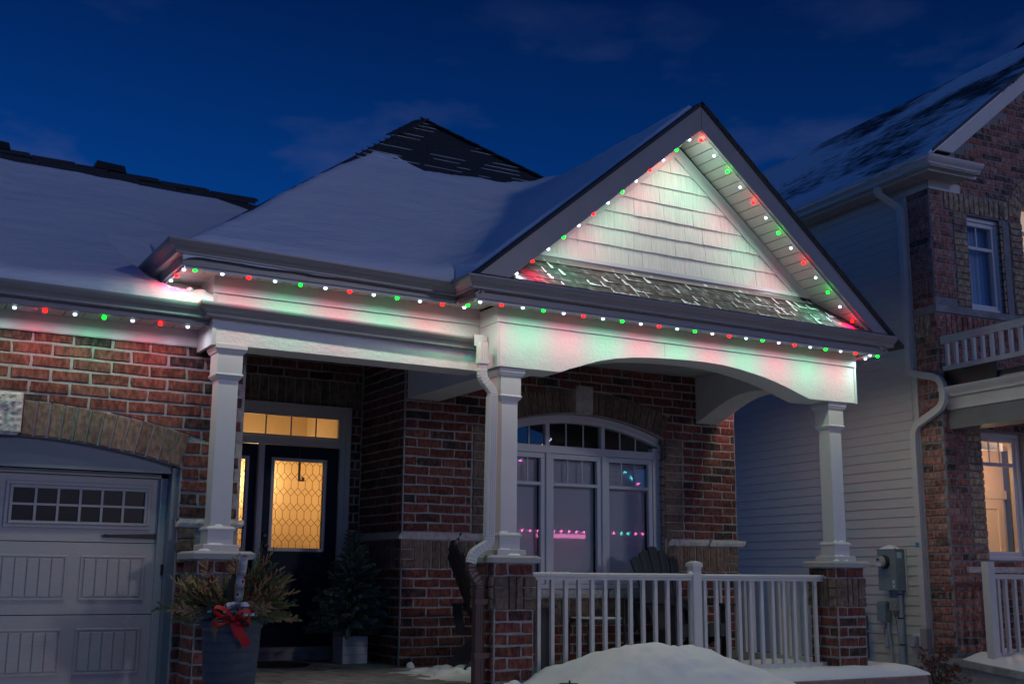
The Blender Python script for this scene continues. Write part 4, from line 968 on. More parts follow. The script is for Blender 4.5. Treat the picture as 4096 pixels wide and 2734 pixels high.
# ================================================================== SNOW BANK IN FRONT OF THE PORCH
def bank(x, y):
    z = -1.02
    dx_ = x-5.36; a = math.exp(-(abs(dx_)/(.80 if dx_ < 0 else 1.25))**(2.1 if dx_ < 0 else 2.2)-((y-7.2)/.85)**2)*.53
    z += a
    z += .17*math.exp(-((x-5.9)/2.2)**4-((y-8.25)/.55)**4)*(1 if x > 4.9 else max(0, (x-4.45)/.45))
    if x > 6.2: z = z+(max(z, -.835+.02*noise2(x*2, y*2, 3))-z)*min(1, (x-6.2)/.5)*max(0, min(1, (y-7.74)/.10))
    z += .035*noise2(x*2.3, y*2.3, 1)+.030*abs(noise2(x*5, y*5, 2))+.014*noise2(x*12, y*12, 5)+.006*noise2(x*25, y*25, 6)
    for cx_, cy_, r in DENT: 
        dd_ = ((x-cx_)**2+(y-cy_)**2)/r/r
        if dd_ < 4: z -= .035*math.exp(-dd_*2)
    return z
rs = random.Random(21); DENT = [(rs.uniform(5.3, 6.4), rs.uniform(6.4, 7.2), rs.uniform(.04, .12)) for i in range(22)]
sb = MB().grid(lambda u, v: (3.2+u*5.0, 5.2+v*3.18, bank(3.2+u*5.0, 5.2+v*3.18)), 170, 110)
sb.build('snow_bank', SNOWG, smooth=True, kind='structure')
# snow lying on the right end of the porch edge
def edge_snow(u, v):
    x = 6.5+u*2.42; y = 7.76+v*1.2
    t = min(1, (y-7.76)/.13)*min(1, max(0, (8.98-x)/.24)+.0)
    z = -.868+(.085+.018*noise2(x*3, y*2.4, 3)+.006*noise2(x*12, y*9, 7))*math.sqrt(max(t, 0))
    for bx in [6.660+i*.13 for i in range(12)]:
        d = math.hypot(x-bx, y-8.2)
        if d < .06: z -= .02*(1-d/.06)
    return (x, y, z)
MB().grid(edge_snow, 130, 46).build('edge_snow', SNOW, smooth=True, kind='structure')
rt = thing('porch_retaining_edge', 'low dark wall with tan coping stones carrying the snow right of the railing', 'retaining wall')
MB().box(6.4, 8.80, 7.76, 8.7, -1.35, -.955).build('wall_body', CONC, rt)
for i, (a, b) in enumerate(((6.4, 7.22), (7.225, 8.02), (8.025, 8.83))): MB().box(a, b, 7.715, 8.72, -.95, -.868).build('coping_stone', COPE, rt, bevel=.008)
# lumps by the downspout and against the wall
lm = MB(); rs = random.Random(31)
def lump(c, r, seed, sq=.75):
    R = random.Random(seed); n = 12
    lm.loft([[V3(c)+V3((r*f*math.cos(2*math.pi*k/n)*R.uniform(.86, 1.14), r*f*math.sin(2*math.pi*k/n)*R.uniform(.86, 1.14), r*h*sq)) for k in range(n)] for f, h in ((1, -.6), (1.02, 0), (.86, .45), (.5, .82), (.12, .97))])
for i in range(22): lump((4.54+rs.uniform(-.05, .12), 7.93+rs.uniform(-.05, .05), -.89+rs.uniform(-.05, .075)), rs.uniform(.03, .06), i)
for i in range(26): x = rs.uniform(4.95, 5.75); lump((x, 7.98+rs.uniform(-.03, .10), -.86+rs.uniform(-.02, .05)+.05*(x-4.9)), rs.uniform(.03, .065), 50+i)
for i in range(34): lump((4.62+rs.uniform(-.15, .35), 9.05+rs.uniform(-.3, .55), -.83+rs.uniform(-.01, .03)), rs.uniform(.03, .09), 90+i, .6)
lump((4.55, 9.72, -.79), .035, 7, 1)
lm.build('snow_clods', SNOWG, smooth=True, kind='stuff')
ps = MB().grid(lambda u, v: (4.2+.95*u, 8.35+1.5*v, -.821+.035*math.exp(-((u-.62)/.3)**2-((v-.35)/.4)**2)+.004*noise2(u*9, v*11, 4)), 40, 50); ps.build('porch_snow', SNOWG, smooth=True, kind='structure')

# ================================================================== SPRIGS
def needles(seed, L, nl, lw, ll, ang, m, droop=.0, side=True, flat=True):
    """one bough: curved stem with paired leaves; local y is the direction of growth"""
    R = random.Random(seed); mb = MB(); P = lambda t: V3((.05*L*math.sin(t*2+seed), L*t, -droop*L*t*t))
    mb.tube([P(i/5) for i in range(6)], [.0032*(1-.7*i/5) for i in range(6)], 4)
    for i in range(nl):
        t = .08+.9*i/nl; p = P(t); k = ll*(1.05-.55*t)*R.uniform(.8, 1.15)
        for s_ in (-1, 1):
            az = s_*math.radians(ang+R.uniform(-14, 14)); el = R.uniform(-.25, .25) if flat else R.uniform(-1.2, 1.2)
            d = V3((math.sin(az)*math.cos(el), math.cos(az)*math.cos(el), math.sin(el))); w = d.cross(V3((0, 0, 1))).normalized()*lw
            if R.random() < .5: w = (w+V3((0, 0, lw*.8)))
            mb.add([p, p+d*k*.5+w, p+d*k, p+d*k*.5-w], [(0, 1, 2, 3)])
    return mb.mesh('bough', m)
def fern(seed, L, m, droop=.1):
    """cedar spray: side shoots that carry their own small leaves"""
    R = random.Random(seed); mb = MB(); P = lambda t: V3((.08*L*math.sin(t*2.2+seed), L*t, -droop*L*t*t))
    mb.tube([P(i/4) for i in range(5)], [.003*(1-.7*i/4) for i in range(5)], 4)
    for i in range(13):
        t = .15+.83*i/13; p = P(t); k = L*.34*(1.1-.75*t)*R.uniform(.7, 1.2); s_ = -1 if i % 2 else 1
        az = s_*math.radians(R.uniform(30, 52)); d = V3((math.sin(az), math.cos(az), R.uniform(-.25, .25))).normalized(); nn = V3((0, 0, 1)); w = d.cross(nn)
        for j in range(6):
            q = p+d*k*(j+.4)/6; kk = k*.26*(1.1-.6*j/6)
            for s2 in (-1, 1):
                e = (d*.75+w*s2*R.uniform(.5, .9)+V3((0, 0, R.uniform(-.3, .3)))).normalized()
                v = e.cross(nn).normalized()*.0056
                mb.add([q, q+e*kk*.55+v, q+e*kk, q+e*kk*.55-v], [(0, 1, 2, 3)])
    return mb.mesh('bough', m)
def aim(o, loc, d, roll=0):
    d = V3(d).normalized(); q = d.to_track_quat('Y', 'Z'); o.location = loc; o.rotation_euler = (q @ V3((0, 1, 0)).rotation_difference(V3((0, 1, 0)))).to_euler()
    from mathutils import Quaternion
    o.rotation_euler = (q @ Quaternion((0, 1, 0), roll)).to_euler()

# ================================================================== PLANTER OF EVERGREENS
px, py = 2.288, 7.6
pot = thing('planter', 'tall blue-grey planter with evergreen boughs, birch log and red bow', 'planter', loc=(px, py, 0))
prof = [(.001, -1.16), (.120, -1.16), (.128, -1.12)]
for i in range(12):
    z = -1.10+i*.062; r = .130+.056*(i/12)**.9; prof += [(r, z), (r+.004, z+.05), (r+.0005, z+.056)]
prof += [(.188, -.345), (.196, -.34), (.198, -.297), (.190, -.290), (.178, -.30), (.170, -.33), (.001, -.33)]
MB().lathe((0, 0, 0), prof, 40).build('pot', POT, pot, smooth=True)
V_F = [needles(i, .22, 46, .0032, .030, 48, FIRB, .25, flat=False) for i in range(3)]+[needles(i+5, .2, 46, .0032, .030, 48, FIR, .2, flat=False) for i in range(3)]
V_C = [fern(i, .30, CEDAR, .12) for i in range(4)]; V_D = [fern(i+9, .30, DRYC, .22) for i in range(4)]
R = random.Random(77)
def put(v, loc, d, s): o = link('bough', v, pot); aim(o, loc, d, R.uniform(-.8, .8)); o.scale = (s, s, s); return o
CR = V3((rr.x, rr.y, 0)).normalized(); CF = V3((fw.x, fw.y, 0)).normalized()       # planter's own left-right and front-back as arranged
for a in range(40):                                           # fan of sprays round the rim
    th = R.uniform(0, 2*math.pi); el = R.uniform(.1, 1.35); h = V3((math.cos(th), math.sin(th), 0))
    if h.dot(CF) < -.3 and el > .25: continue
    put(R.choice(V_C), h*R.uniform(.05, .13)+V3((0, 0, -.31)), h*math.cos(el)+V3((0, 0, math.sin(el))), R.uniform(.8, 1.2))
for s_ in (-1, 1):
    for k in range(40):
        d = CR*s_*R.uniform(.35, 1.1)+V3((0, 0, R.uniform(.05, 1.1)))-CF*R.uniform(-.35, .45)
        put(R.choice(V_D if (k % 3) else V_C), CR*s_*R.uniform(.04, .13)+CF*R.uniform(-.1, .1)+V3((0, 0, -.30+R.uniform(0, .1))), d, R.uniform(.75, 1.2))
for k in range(16): put((V_D+V_C)[k % 8], CR*R.uniform(0, .12)+V3((0, 0, R.uniform(-.25, -.05)))+CF*.05, CR*R.uniform(-.05, .5)+V3((0, 0, 1))+CF*.1, R.uniform(.8, 1.05))
for k in range(22):
    d = CR*R.choice((-1, -.7, -.5, .9, 1.1, .3))-CF*R.uniform(.2, .9)+V3((0, 0, R.uniform(-.05, .5)))
    put(V_F[k % 6], V3((0, 0, -.27))+d.normalized()*.07, d, R.uniform(.8, 1.15))
for k in range(10): put(V_F[3+k % 3], CR*R.uniform(-.12, .14)+V3((0, 0, -.26))+CF*R.uniform(-.02, .06), V3((0, 0, 1))+CR*R.uniform(-.6, .7), R.uniform(1, 1.3))
put(V_D[0], -CR*.06-CF*.17+V3((0, 0, -.27)), -CF*.5+V3((0, 0, -.8))-CR*.1, .55); put(V_D[1], -CR*.09-CF*.16+V3((0, 0, -.28)), -CF*.5+V3((0, 0, -.6))+CR*.2, .45)
for i in range(3): put(V_C[i], CR*(.04+.03*i)-CF*.15+V3((0, 0, -.27)), CR*.8-CF*.4-V3((0, 0, .15)), .5)
def log(c0, c1, r, m, nm): 
    o = MB().tube([c0, V3(c0).lerp(V3(c1), .35)+V3((.003, 0, 0)), V3(c0).lerp(V3(c1), .7)-V3((.003, 0, 0)), c1], [r*1.05, r, r*.98, r*.97], 14, True).build(nm, m, pot, smooth=True)
    d = (V3(c1)-V3(c0)).normalized(); MB().loft([[V3(c1)+d*.0015+(CR*math.cos(a)+V3((0, 0, 1))*math.sin(a)*.35-CF*math.sin(a)*.94)*r*.8 for a in [i*math.pi/6 for i in range(12)]]], True, True).build('cut_end', CUTW, o)
log(CR*.045-CF*.11+V3((0, 0, -.30)), CR*.085-CF*.12+V3((0, 0, .105)), .027, BIRCH, 'birch_log'); log(-CR*.01-CF*.10+V3((0, 0, -.30)), CR*.02-CF*.10+V3((0, 0, -.005)), .015, BARK, 'birch_log')
for k in range(5): a = CR*R.uniform(-.08, .06)+CF*.03; MB().tube([a+V3((0, 0, -.28)), a+CR*R.uniform(-.03, .03)+V3((0, 0, R.uniform(.0, .14)))], [.0025, .0012], 5).build('twig', BARK, pot)
bmesh_ = MB().lathe((0, 0, 0), [(.001, -.011), (.007, -.008), (.011, 0), (.007, .008), (.001, .011)], 10).mesh('berry', BERRY, True)
for k in range(24):
    s_ = R.choice((-1, 1, 1)); o = link('berry', bmesh_, pot, CR*s_*R.uniform(.05, .17)-CF*R.uniform(.08, .17)+V3((0, 0, R.uniform(-.24, -.02)))); o.scale = [R.uniform(.6, 1)]*3
def pinecone(c, d, s):
    mb = MB(); d = V3(d).normalized(); a = d.cross(V3((.2, .3, 1))).normalized(); b = d.cross(a)
    for i in range(11):
        t = i/10; r = .024*math.sin(.35+2.5*t)
        for k in range(8):
            th = k*math.pi/4+i*.4; e = a*math.cos(th)+b*math.sin(th); f = a*-math.sin(th)+b*math.cos(th); p = d*(.085*t)
            mb.add([p+e*r*.3, p+e*r+f*.006-d*.004, p+e*r*1.08-d*.007, p+e*r-f*.006-d*.004], [(0, 1, 2, 3)])
    o = mb.build('pine_cone', CONE, pot); o.location = c; o.scale = (s, s, s)
pinecone(CR*.13-CF*.13+V3((0, 0, -.215)), CR*.25+V3((0, 0, 1)), 1.0); pinecone(-CR*.01-CF*.16+V3((0, 0, -.21)), -CR*.4+V3((0, 0, 1))-CF*.3, .8)
lm = MB()
for k in range(16): lump(CR*R.uniform(.0, .15)-CF*R.uniform(.07, .17)+V3((0, 0, -.25+R.uniform(-.03, .06))), R.uniform(.015, .042), 200+k)
for k in range(9): lump(CR*R.uniform(-.15, .19)-CF*R.uniform(.10, .2)+V3((0, 0, -.26+R.uniform(-.04, .05))), R.uniform(.008, .016), 250+k)
lm.build('snow_clump', SNOW, pot, smooth=True, kind='stuff')
bow = MB()                                                   # ribbon: loops, knot, two forked tails
def strip(path, wv, n=None): 
    a = [V3(p)-V3(wv)*.5 for p in path]; b = [V3(p)+V3(wv)*.5 for p in path]
    bow.add(a+b, [(i, i+1, len(path)+i+1, len(path)+i) for i in range(len(path)-1)])
bc = CR*.055-CF*.215+V3((0, 0, -.275))
for s_, lift in ((-1, -.25), (1, .35), (-1, .6), (1, -.3)):
    pth = []
    for i in range(13):
        t = i/12*2*math.pi; pth.append(bc+CR*s_*.058*(1-math.cos(t))+V3((0, 0, .026*math.sin(t)+lift*.05*(1-math.cos(t))))-CF*.016*(1-math.cos(t)))
    strip(pth, CF*.05+V3((0, 0, .02)))
for s_, L_, w in ((.55, .17, .062), (.30, .12, .05)):
    pth = [bc+CR*s_*L_*t+V3((0, 0, -L_*t))-CF*.018*math.sin(t*5) for t in [i/8 for i in range(9)]]
    strip(pth, CR*w*.8+V3((0, 0, w*.45)))
bow.build('bow', RIBBON, pot, smooth=True); MB().lathe(bc-CF*.01, [(.001, -.02), (.016, -.012), (.018, .0), (.014, .014), (.001, .02)], 10).build('bow_knot', RIBBON, pot, smooth=True)

# ================================================================== POTTED FIR BY THE DOOR
ft = thing('potted_fir', 'small fir tree with pine cones in a whitewashed box by the front door', 'potted tree', loc=(4.335, 10.60, -.82))
for i in range(3):
    z0 = .004+i*.083
    MB().box(-.125, .125, -.125, .125, z0, z0+.0805).build('planter_board', BOXW, ft, bevel=.002)
ft.rotation_euler.z = .0
MB().tube([(0, 0, .2), (.005, 0, .7), (0, 0, 1.22)], [.016, .011, .003], 7).build('trunk', BARK, ft)
R = random.Random(41); TV = [needles(i+30, .26, 70, .0060, .036, 50, FIRB if i % 2 else FIR, .12, flat=False) for i in range(6)]
for i in range(300):
    t = (i+.5)/300; z = .30+.90*t; th = i*2.399; rad = (.40*(1-t)**.8+.03)*R.uniform(.62, 1.12); h = V3((math.cos(th), math.sin(th), R.uniform(-.12, .42)+.5*t))
    o = link('bough', TV[i % 6], ft); s_ = max(.32, rad/.26*.72); aim(o, V3((math.cos(th), math.sin(th), 0))*rad*.32+V3((0, 0, z)), h, R.uniform(-1, 1)); o.scale = (s_*1.25, s_, s_*1.25)
for k in range(6):
    th = R.uniform(3.6, 5.2); z = R.uniform(.4, .95); r = .22*(1.2-z)+.04
    c = MB()
    for i in range(8):
        for q in range(6): a = q*math.pi/3+i*.4; rr_ = .017*math.sin(.4+2.4*i/7); p = V3((0, 0, .05*i/7)); e = V3((math.cos(a), math.sin(a), 0)); f = V3((-math.sin(a), math.cos(a), 0)); c.add([p+e*rr_*.3, p+e*rr_+f*.005, p+e*rr_*1.1-V3((0, 0, .004)), p+e*rr_-f*.005], [(0, 1, 2, 3)])
    c.build('pine_cone', CONE, ft, ).location = (math.cos(th)*r, math.sin(th)*r, z)
dm = thing('door_mat', 'dark half-round mat on the pavers before the front door', 'mat')
MB().prism([(3.62+.30*math.cos(a), 10.62+.36*math.sin(a), -.8175) for a in [i*math.pi/8 for i in range(16)]], (0, 0, .012)).build('mat_body', BLACK, dm)

# ================================================================== CHAIRS AND TABLE
def adirondack(label, loc, rz):
    t = thing('garden_chair', label, 'chair', 'dark slatted chairs on the porch', loc, rz)
    bk = V3((0, .34, .94)).normalized()                       # faces -y; back leans to +y
    for i in range(5):
        x = (i-2)*.112; top = .86-.035*abs(i-2)**1.6; base = V3((x*.66, .16, .30)); tp = base+bk*top+V3((x*.42, 0, 0))
        wb, wt_ = .042, .053; nrm = bk.cross(V3((1, 0, 0))).normalized()*.011
        q = [base-V3((wb, 0, 0)), base+V3((wb, 0, 0)), tp+V3((wt_, 0, -.03 if i >= 3 else 0)), tp+V3((0, 0, .012)), tp-V3((wt_, 0, .03 if i <= 1 else 0))]
        MB().prism([p-nrm for p in q], nrm*2).build('back_slat', CHAIR, t)
    for k in range(5): y = -.30+k*.10; z = .36-.022*k; MB().obox((0, y, z), (.28, 0, 0), (0, .045, -.009), (0, .003, .011)).build('seat_slat', CHAIR, t)
    MB().box(-.28, .28, -.365, -.343, .26, .365).build('front_apron', CHAIR, t)
    for s_ in (-1, 1):
        x = s_*.31
        MB().prism([(x-.055, -.40, .545), (x+.055, -.40, .545), (x+.06, -.1, .545), (x+.045, .36, .545), (x-.02, .36, .545), (x-.05, -.1, .545)], (0, 0, .024)).build('arm', CHAIR, t)
        MB().box(x-.012, x+.012, -.34, -.25, 0, .544).build('front_leg', CHAIR, t)
        MB().prism([(x-s_*.028-.011, -.34, .27), (x-s_*.028-.011, -.34, .355), (x-s_*.028-.011, .18, .29), (x-s_*.028-.011, .46, 0), (x-s_*.028-.011, .36, 0)], (.022, 0, 0)).build('back_leg', CHAIR, t)
        MB().prism([(x-.011, .24, .30), (x-.011, .32, .30), (x-.011, .36, .545), (x-.011, .28, .545)], (.022, 0, 0)).build('arm_support', CHAIR, t)
    MB().obox((0, .245, .545), (.33, 0, 0), (0, .02, 0), (0, 0, .04)).build('back_brace', CHAIR, t)
    return t
adirondack('dark slatted garden chair facing the street behind the railing post', (7.32, 9.42, -.82), 0)
adirondack('dark slatted garden chair seen sideways behind the brown downspout', (5.22, 9.28, -.82), math.radians(78))
tb = thing('side_table', 'small dark round-cornered table with a dusting of snow between the chairs', 'table', loc=(6.33, 9.42, -.82))
MB().prism([(.23*math.copysign(abs(math.cos(a))**.5, math.cos(a)), .2*math.copysign(abs(math.sin(a))**.5, math.sin(a)), .40) for a in [i*math.pi/12+.01 for i in range(24)]], (0, 0, .028)).build('table_top', CHAIR, tb)
MB().prism([(.215*math.copysign(abs(math.cos(a))**.5, math.cos(a)), .185*math.copysign(abs(math.sin(a))**.5, math.sin(a)), .4285) for a in [i*math.pi/12+.01 for i in range(24)]], (0, 0, .009)).build('snow_dusting', SNOW, tb)
for sx, sy in ((-1, -1), (1, -1), (1, 1), (-1, 1)): MB().tube([(sx*.17, sy*.14, .405), (sx*.195, sy*.165, .38), (sx*.205, sy*.17, .3), (sx*.205, sy*.17, 0)], .014, 8).build('leg', CHAIR, tb, smooth=True)
# ================================================================== GARDEN FLOODLIGHTS AT THE FRAME'S FOOT
def flood(x, y, z, label):
    t = thing('garden_lamp', label, 'lamp', 'green garden lamps in the snow', loc=(x, y, z), rotz=-YAW)
    n = 20; Q = lambda r, zz: [(.076*math.copysign(abs(math.cos(a))**.55, math.cos(a))*r, .06*math.copysign(abs(math.sin(a))**.55, math.sin(a))*r, zz) for a in [i*2*math.pi/n for i in range(n)]]
    MB().loft([Q(.9, -.22), Q(1, -.1), Q(1, -.02), Q(.93, -.004), Q(.78, .003)]).build('housing', GREENL, t, smooth=True)
    MB().box(-.004, .008, -.03, -.022, .0, .024).build('tab', BLACK, t)
flood(4.347, 6.8, -.703, 'dark green garden lamp in the snow left of the snow bank'); flood(5.37, 6.8, -.728, 'dark green garden lamp at the foot of the snow bank, right one')

# ================================================================== NEIGHBOUR'S HOUSE (turned four degrees; built in its own axes)
NR = -.0699341
nb_ = thing('neighbour_house', 'two storey brick house with beige siding, patchy snowy roof and a lit lower window', 'house', rotz=NR)
US, VF = 9.244, 8.88
MB().box(US+.03, 12.6, VF+1.9, 17, -1.35, 4.2).build('house_core', BLACK, nb_)
wb = MB(); wins = [(9.775, 10.324, 2.838, 3.90), (9.757, 10.40, .19, 1.525), (10.62, 11.4, 2.838, 4.32)]
# mortar body of the front wall as strips round the openings
ub = [US, 9.757, 9.775, 10.324, 10.40, 10.62, 11.4, 12.2]
for a, b in zip(ub, ub[1:]):
    cuts = [(z0, z1) for u0, u1, z0, z1 in wins if u0 <= a+1e-6 and u1 >= b-1e-6]; z = -.80
    for z0, z1 in sorted(cuts)+[(4.15, 4.15)]:
        if z0 > z: wb.box(a, b, VF, VF+.2, z, z0)
        z = z1
wb.box(US, US+.2, VF+.2, 9.20, -.80, 4.15)
fw_ = wb.build('front_wall', MORTARN, nb_)
MB().box(US, US+.04, 9.20, 17, -.90, 4.20).build('side_wall', SIDING, nb_)
swl = bpy.data.objects['side_wall']
h_ = .1016; rs = random.Random(14)
for i in range(50):
    z0 = -.885+i*h_; v = 9.285; 
    if z0 > 4.12: break
    cuts = [9.285, rs.uniform(10.2, 12.4), rs.uniform(13, 15), 16.8]
    for a, b in zip(cuts, cuts[1:]):
        z1 = min(z0+h_, 4.2)
        MB().prism([(US-.001, a+.0008, z0), (US-.0125, a+.0008, z0+.001), (US-.0115, a+.0008, z0+.012), (US-.003, a+.0008, z1), (US-.001, a+.0008, z1)], (0, b-a-.0016, 0)).build('siding_board', SIDING, swl)
NH, NL = .0757, .285
wl = Wall(fw_, (US, VF, 0), (1, 0, 0), (0, -1, 0))
def nh(z):
    r = []
    if 2.83 < z < 3.91: r.append((9.565-US, 10.62-US))
    if .18 < z < 1.53: r.append((9.56-US, 10.60-US))
    if 2.74 < z < 4.42: r.append((10.61-US, 11.55-US))
    if 3.905 < z < 4.125: r.append((9.445-US, 10.425-US))
    if 2.515 < z < 2.835: r.append((-1, 9))
    return r
ncl = lambda a, b, z0, z1: True if z1 < 4.07+.8*(a+US-8.86) else None
wl.courses(.004, 1.95, 3.905-13*NH, 38, NH, NL, .014, NRED, 0, nh, ncl)
wl.courses(.004, 1.95, 3.905-13*NH-.01-.31-44*NH, 44, NH, NL, .014, NRED, 1, nh)
for k in range(14):
    z0 = 2.845+k*NH
    for a, b in ((9.572, 9.768), (10.425, 10.615)): wl.brick(a-US, b-US, z0+.006, z0+NH-.006, NTAN, 'quoin_brick', .008)
for k in range(18): wl.brick(9.567-US, 9.757-US, .19+k*NH+.006, .19+(k+1)*NH-.006, NTAN, 'quoin_brick', .008)
wl.soldiers(9.448-US, 10.42-US, 3.908, 4.122, NTAN, .0757, .006)
for k in range(3): wl.brick(.004, .12, 2.745-(k+1)*.0757+.006, 2.745-k*.0757-.006, NRED)
wl.soldiers(.125, 1.9, 2.52, 2.748, NRED, .0765, .004)
for i in range(9):
    a0 = math.radians(-86+i*14); a1 = a0+math.radians(13.2)
    cx, cz, r0_, r1_ = 11.02-US, 3.93, .41, .60
    wl.poly([(cx+r0_*math.sin(a0), cz+r0_*math.cos(a0)), (cx+r0_*math.sin(a1), cz+r0_*math.cos(a1)), (cx+r1_*math.sin(a1), cz+r1_*math.cos(a1)), (cx+r1_*math.sin(a0), cz+r1_*math.cos(a0))], NTAN, 'arch_brick', .006)
for k in range(14): wl.brick(10.435-US, 10.615-US, 2.845+k*NH+.006, 2.845+(k+1)*NH-.006, NTAN, 'quoin_brick', .009)
wl.soldiers(9.72-US, 10.45-US, -.02, .12, NTAN, .08)
wl.done()
wl = Wall(fw_, (US, 9.20, 0), (0, -1, 0), (-1, 0, 0)); wl.count = {}
wl.courses(.004, .317, 2.835, 17, NH, NL, .014, NRED, 1)
wl.courses(.004, .317, 2.52-44*NH, 44, NH, NL, .014, NRED, 0)
for k in range(3): wl.brick(.004, .09, 2.745-(k+1)*.0757+.006, 2.745-k*.0757-.006, NTAN); wl.brick(.235, .317, 2.745-(k+1)*.0757+.006, 2.745-k*.0757-.006, NRED)
wl.soldiers(.095, .23, 2.52, 2.748, NTAN, .0675); wl.done()
for (xx, z0, n_, nn) in ((10.324, 2.845, 14, -1), (9.757, .19, 0, 1)):
    w2 = Wall(fw_, (xx, VF, 0), (0, 1, 0), (nn, 0, 0))
    for k in range(n_): w2.brick(.006, .10, z0+k*NH+.006, z0+(k+1)*NH-.006, NTAN, 'reveal_brick')
MB().box(US-.022, 12.0, VF-.022, VF+.05, 2.756, 2.832).build('stone_band', CONC, fw_); MB().box(US-.022, US+.02, VF+.0505, 9.19, 2.756, 2.832).build('stone_band', CONC, fw_)
MB().box(9.43, 10.6, VF-.05, VF+.05, .062, .122).build('window_sill_stone', STONE, fw_)
MB().box(9.775, 10.324, VF+.02, VF+.08, 3.902, 3.918).build('lintel', BROWN, nb_)
# windows
def nwin(u0, u1, z0, z1, zm, nm, mun, curtain=None, pane=GLASS):
    o = frame(MB(), u0, u1, z0, z1, VF+.13, .045, .07).build('window', PVC, nb_, bevel=.005)
    frame(MB(), u0+.046, u1-.046, z0+.046, z1-.046, VF+.14, .045, .055).box(u0+.09, u1-.09, VF+.085, VF+.14, zm-.018, zm+.018).build('sash', PVC, o, bevel=.003)
    MB().box(u0+.09, u1-.09, VF+.12, VF+.124, z0+.09, z1-.09).build('pane', pane, o)
    for m_ in mun: MB().box(m_-.007, m_+.007, VF+.108, VF+.119, zm+.018, z1-.091).build('muntin', PVC, o)
    return o
nwin(9.772, 10.326, 2.838, 3.902, 3.563, 0, (10.03,))
cg = MB(); n = 60
cg.loft([[(9.80+.50*i/n, VF+.22+.012*math.sin(i*.9)+.01*math.sin(i*.37), z) for i in range(n+1)] for z in (2.85, 3.9)], False, False); cg.build('curtain', CURTAIN, nb_, smooth=True)
MB().box(9.7, 10.4, VF+.3, VF+.35, 2.7, 4.0).build('dark_room', CURTAIN, nb_)
nwin(9.757, 10.395, .19, 1.525, 1.194, 0, (9.99, 10.14))
nwin(10.62, 11.4, 2.838, 4.32, 3.84, 0, (10.9, 11.15))
MB().box(10.62, 11.4, VF+.2, VF+.22, 2.85, 4.34).build('lit_blind', emit('lit_blind', (1, .70, .45), .42), nb_)
rm = MB().box(9.32, 12.0, 10.1, 10.2, -.7, 1.6).box(9.32, 9.4, 9.1, 10.1, -.7, 1.6).box(11.95, 12.0, 9.1, 10.1, -.7, 1.6).box(9.4, 11.95, 9.1, 10.1, 1.55, 1.6).box(9.4, 11.95, 9.1, 10.1, -.75, -.7).build('lit_room', mat('peach_wall', (.80, .60, .42), .8), nb_)
dd2 = MB().box(10.75, 11.36, 10.06, 10.099, -.7, .93).box(10.70, 11.41, 10.05, 10.099, .93, 1.03).build('inner_door', DOORW, rm)
frame(MB(), 10.83, 11.28, .05, .84, 10.06, .03, .012).build('door_panel', DOORW, dd2); MB().box(11.42, 11.6, 9.95, 10.09, -.7, 1.5).build('dark_doorway', CHAIR, rm)
MB().box(9.85, 10.3, VF+.2, VF+.215, 1.36, 1.44).build('blind_head', BLIND, nb_)
l = lamp('room_lamp', (10.3, 9.4, 1.3), 34, (1, .72, .42), .06); l.parent = nb_
# eaves, gutter, roof
MB().box(8.90, US, 8.50, 17, 4.225, 4.235).box(US, 9.62, 8.50, VF, 4.225, 4.235).build('soffit', NTRIM, nb_)
so2 = bpy.data.objects['soffit.001'] if 'soffit.001' in bpy.data.objects else None
k = 8.9
NS = mat('cream_vented_soffit', (.50, .47, .42), .5, bump=.2, bscale=200)
while k < 14.5: MB().box(8.90, US-.002, k, k+.118, 4.212, 4.2245).build('soffit_panel', NS, nb_); k += .125
for k in range(6): MB().box(8.92+k*.118, 8.92+k*.118+.112, 8.52, VF-.002, 4.212, 4.2245).build('soffit_panel', NS, nb_)
MB().box(US-.02, US-.004, VF-.02, 9.19, 4.112, 4.212).box(US-.02, 9.69, VF-.02, VF-.004, 4.112, 4.212).box(US-.016, US-.0131, 9.191, 14, 4.12, 4.212).build('frieze_board', NTRIM, nb_)
gutter([(8.975, 17, 4.325), (8.975, 8.60, 4.325), (9.66, 8.60, 4.325)], NTRIM, parent=nb_)
MB().box(8.975, 8.99, 8.60, 17, 4.19, 4.315).box(8.99, 9.66, 8.60, 8.615, 4.19, 4.315).build('fascia', NTRIM, nb_)
MB().prism([(8.98, 8.55, 4.325), (9.66, 8.55, 4.325), (9.62, 8.87, 4.37), (9.0, 8.87, 4.37)], (0, 0, .012)).build('return_roof', SHINGD, nb_)
zR = lambda u: 4.33+.8*(u-8.86)
MB().prism([(8.86, 8.46, zR(8.86)), (11.55, 8.46, zR(11.55)), (11.55, 8.46, zR(11.55)-.05), (8.86, 8.46, zR(8.86)-.05)], (0, 9, 0)).build('roof_slope', PATCHY, nb_)
MB().prism([(14.3, 8.46, zR(8.86)), (11.55, 8.46, zR(11.55)), (11.55, 8.46, zR(11.55)-.05), (14.3, 8.46, zR(8.86)-.05)], (0, 9, 0)).build('roof_slope', PATCHY, nb_)
MB().prism([(8.90, 8.448, zR(8.90)+.006), (11.55, 8.448, zR(11.55)+.006), (11.55, 8.448, zR(11.55)-.03), (8.90, 8.448, zR(8.90)-.03)], (0, .012, 0)).build('roof_edge', BLACK, nb_)
MB().prism([(8.97, 8.468, zR(8.97)-.045), (11.55, 8.468, zR(11.55)-.045), (11.55, 8.468, zR(11.55)-.23), (9.20, 8.468, zR(9.20)-.23)], (0, .03, 0)).build('rake_board', NTRIM, nb_, bevel=.003)
MB().prism([(9.20, 8.499, zR(9.20)-.24), (11.55, 8.499, zR(11.55)-.24), (11.55, 8.499, zR(11.55)-.235), (9.20, 8.499, zR(9.20)-.235)], (0, .4, 0)).build('rake_soffit', NTRIM, nb_)
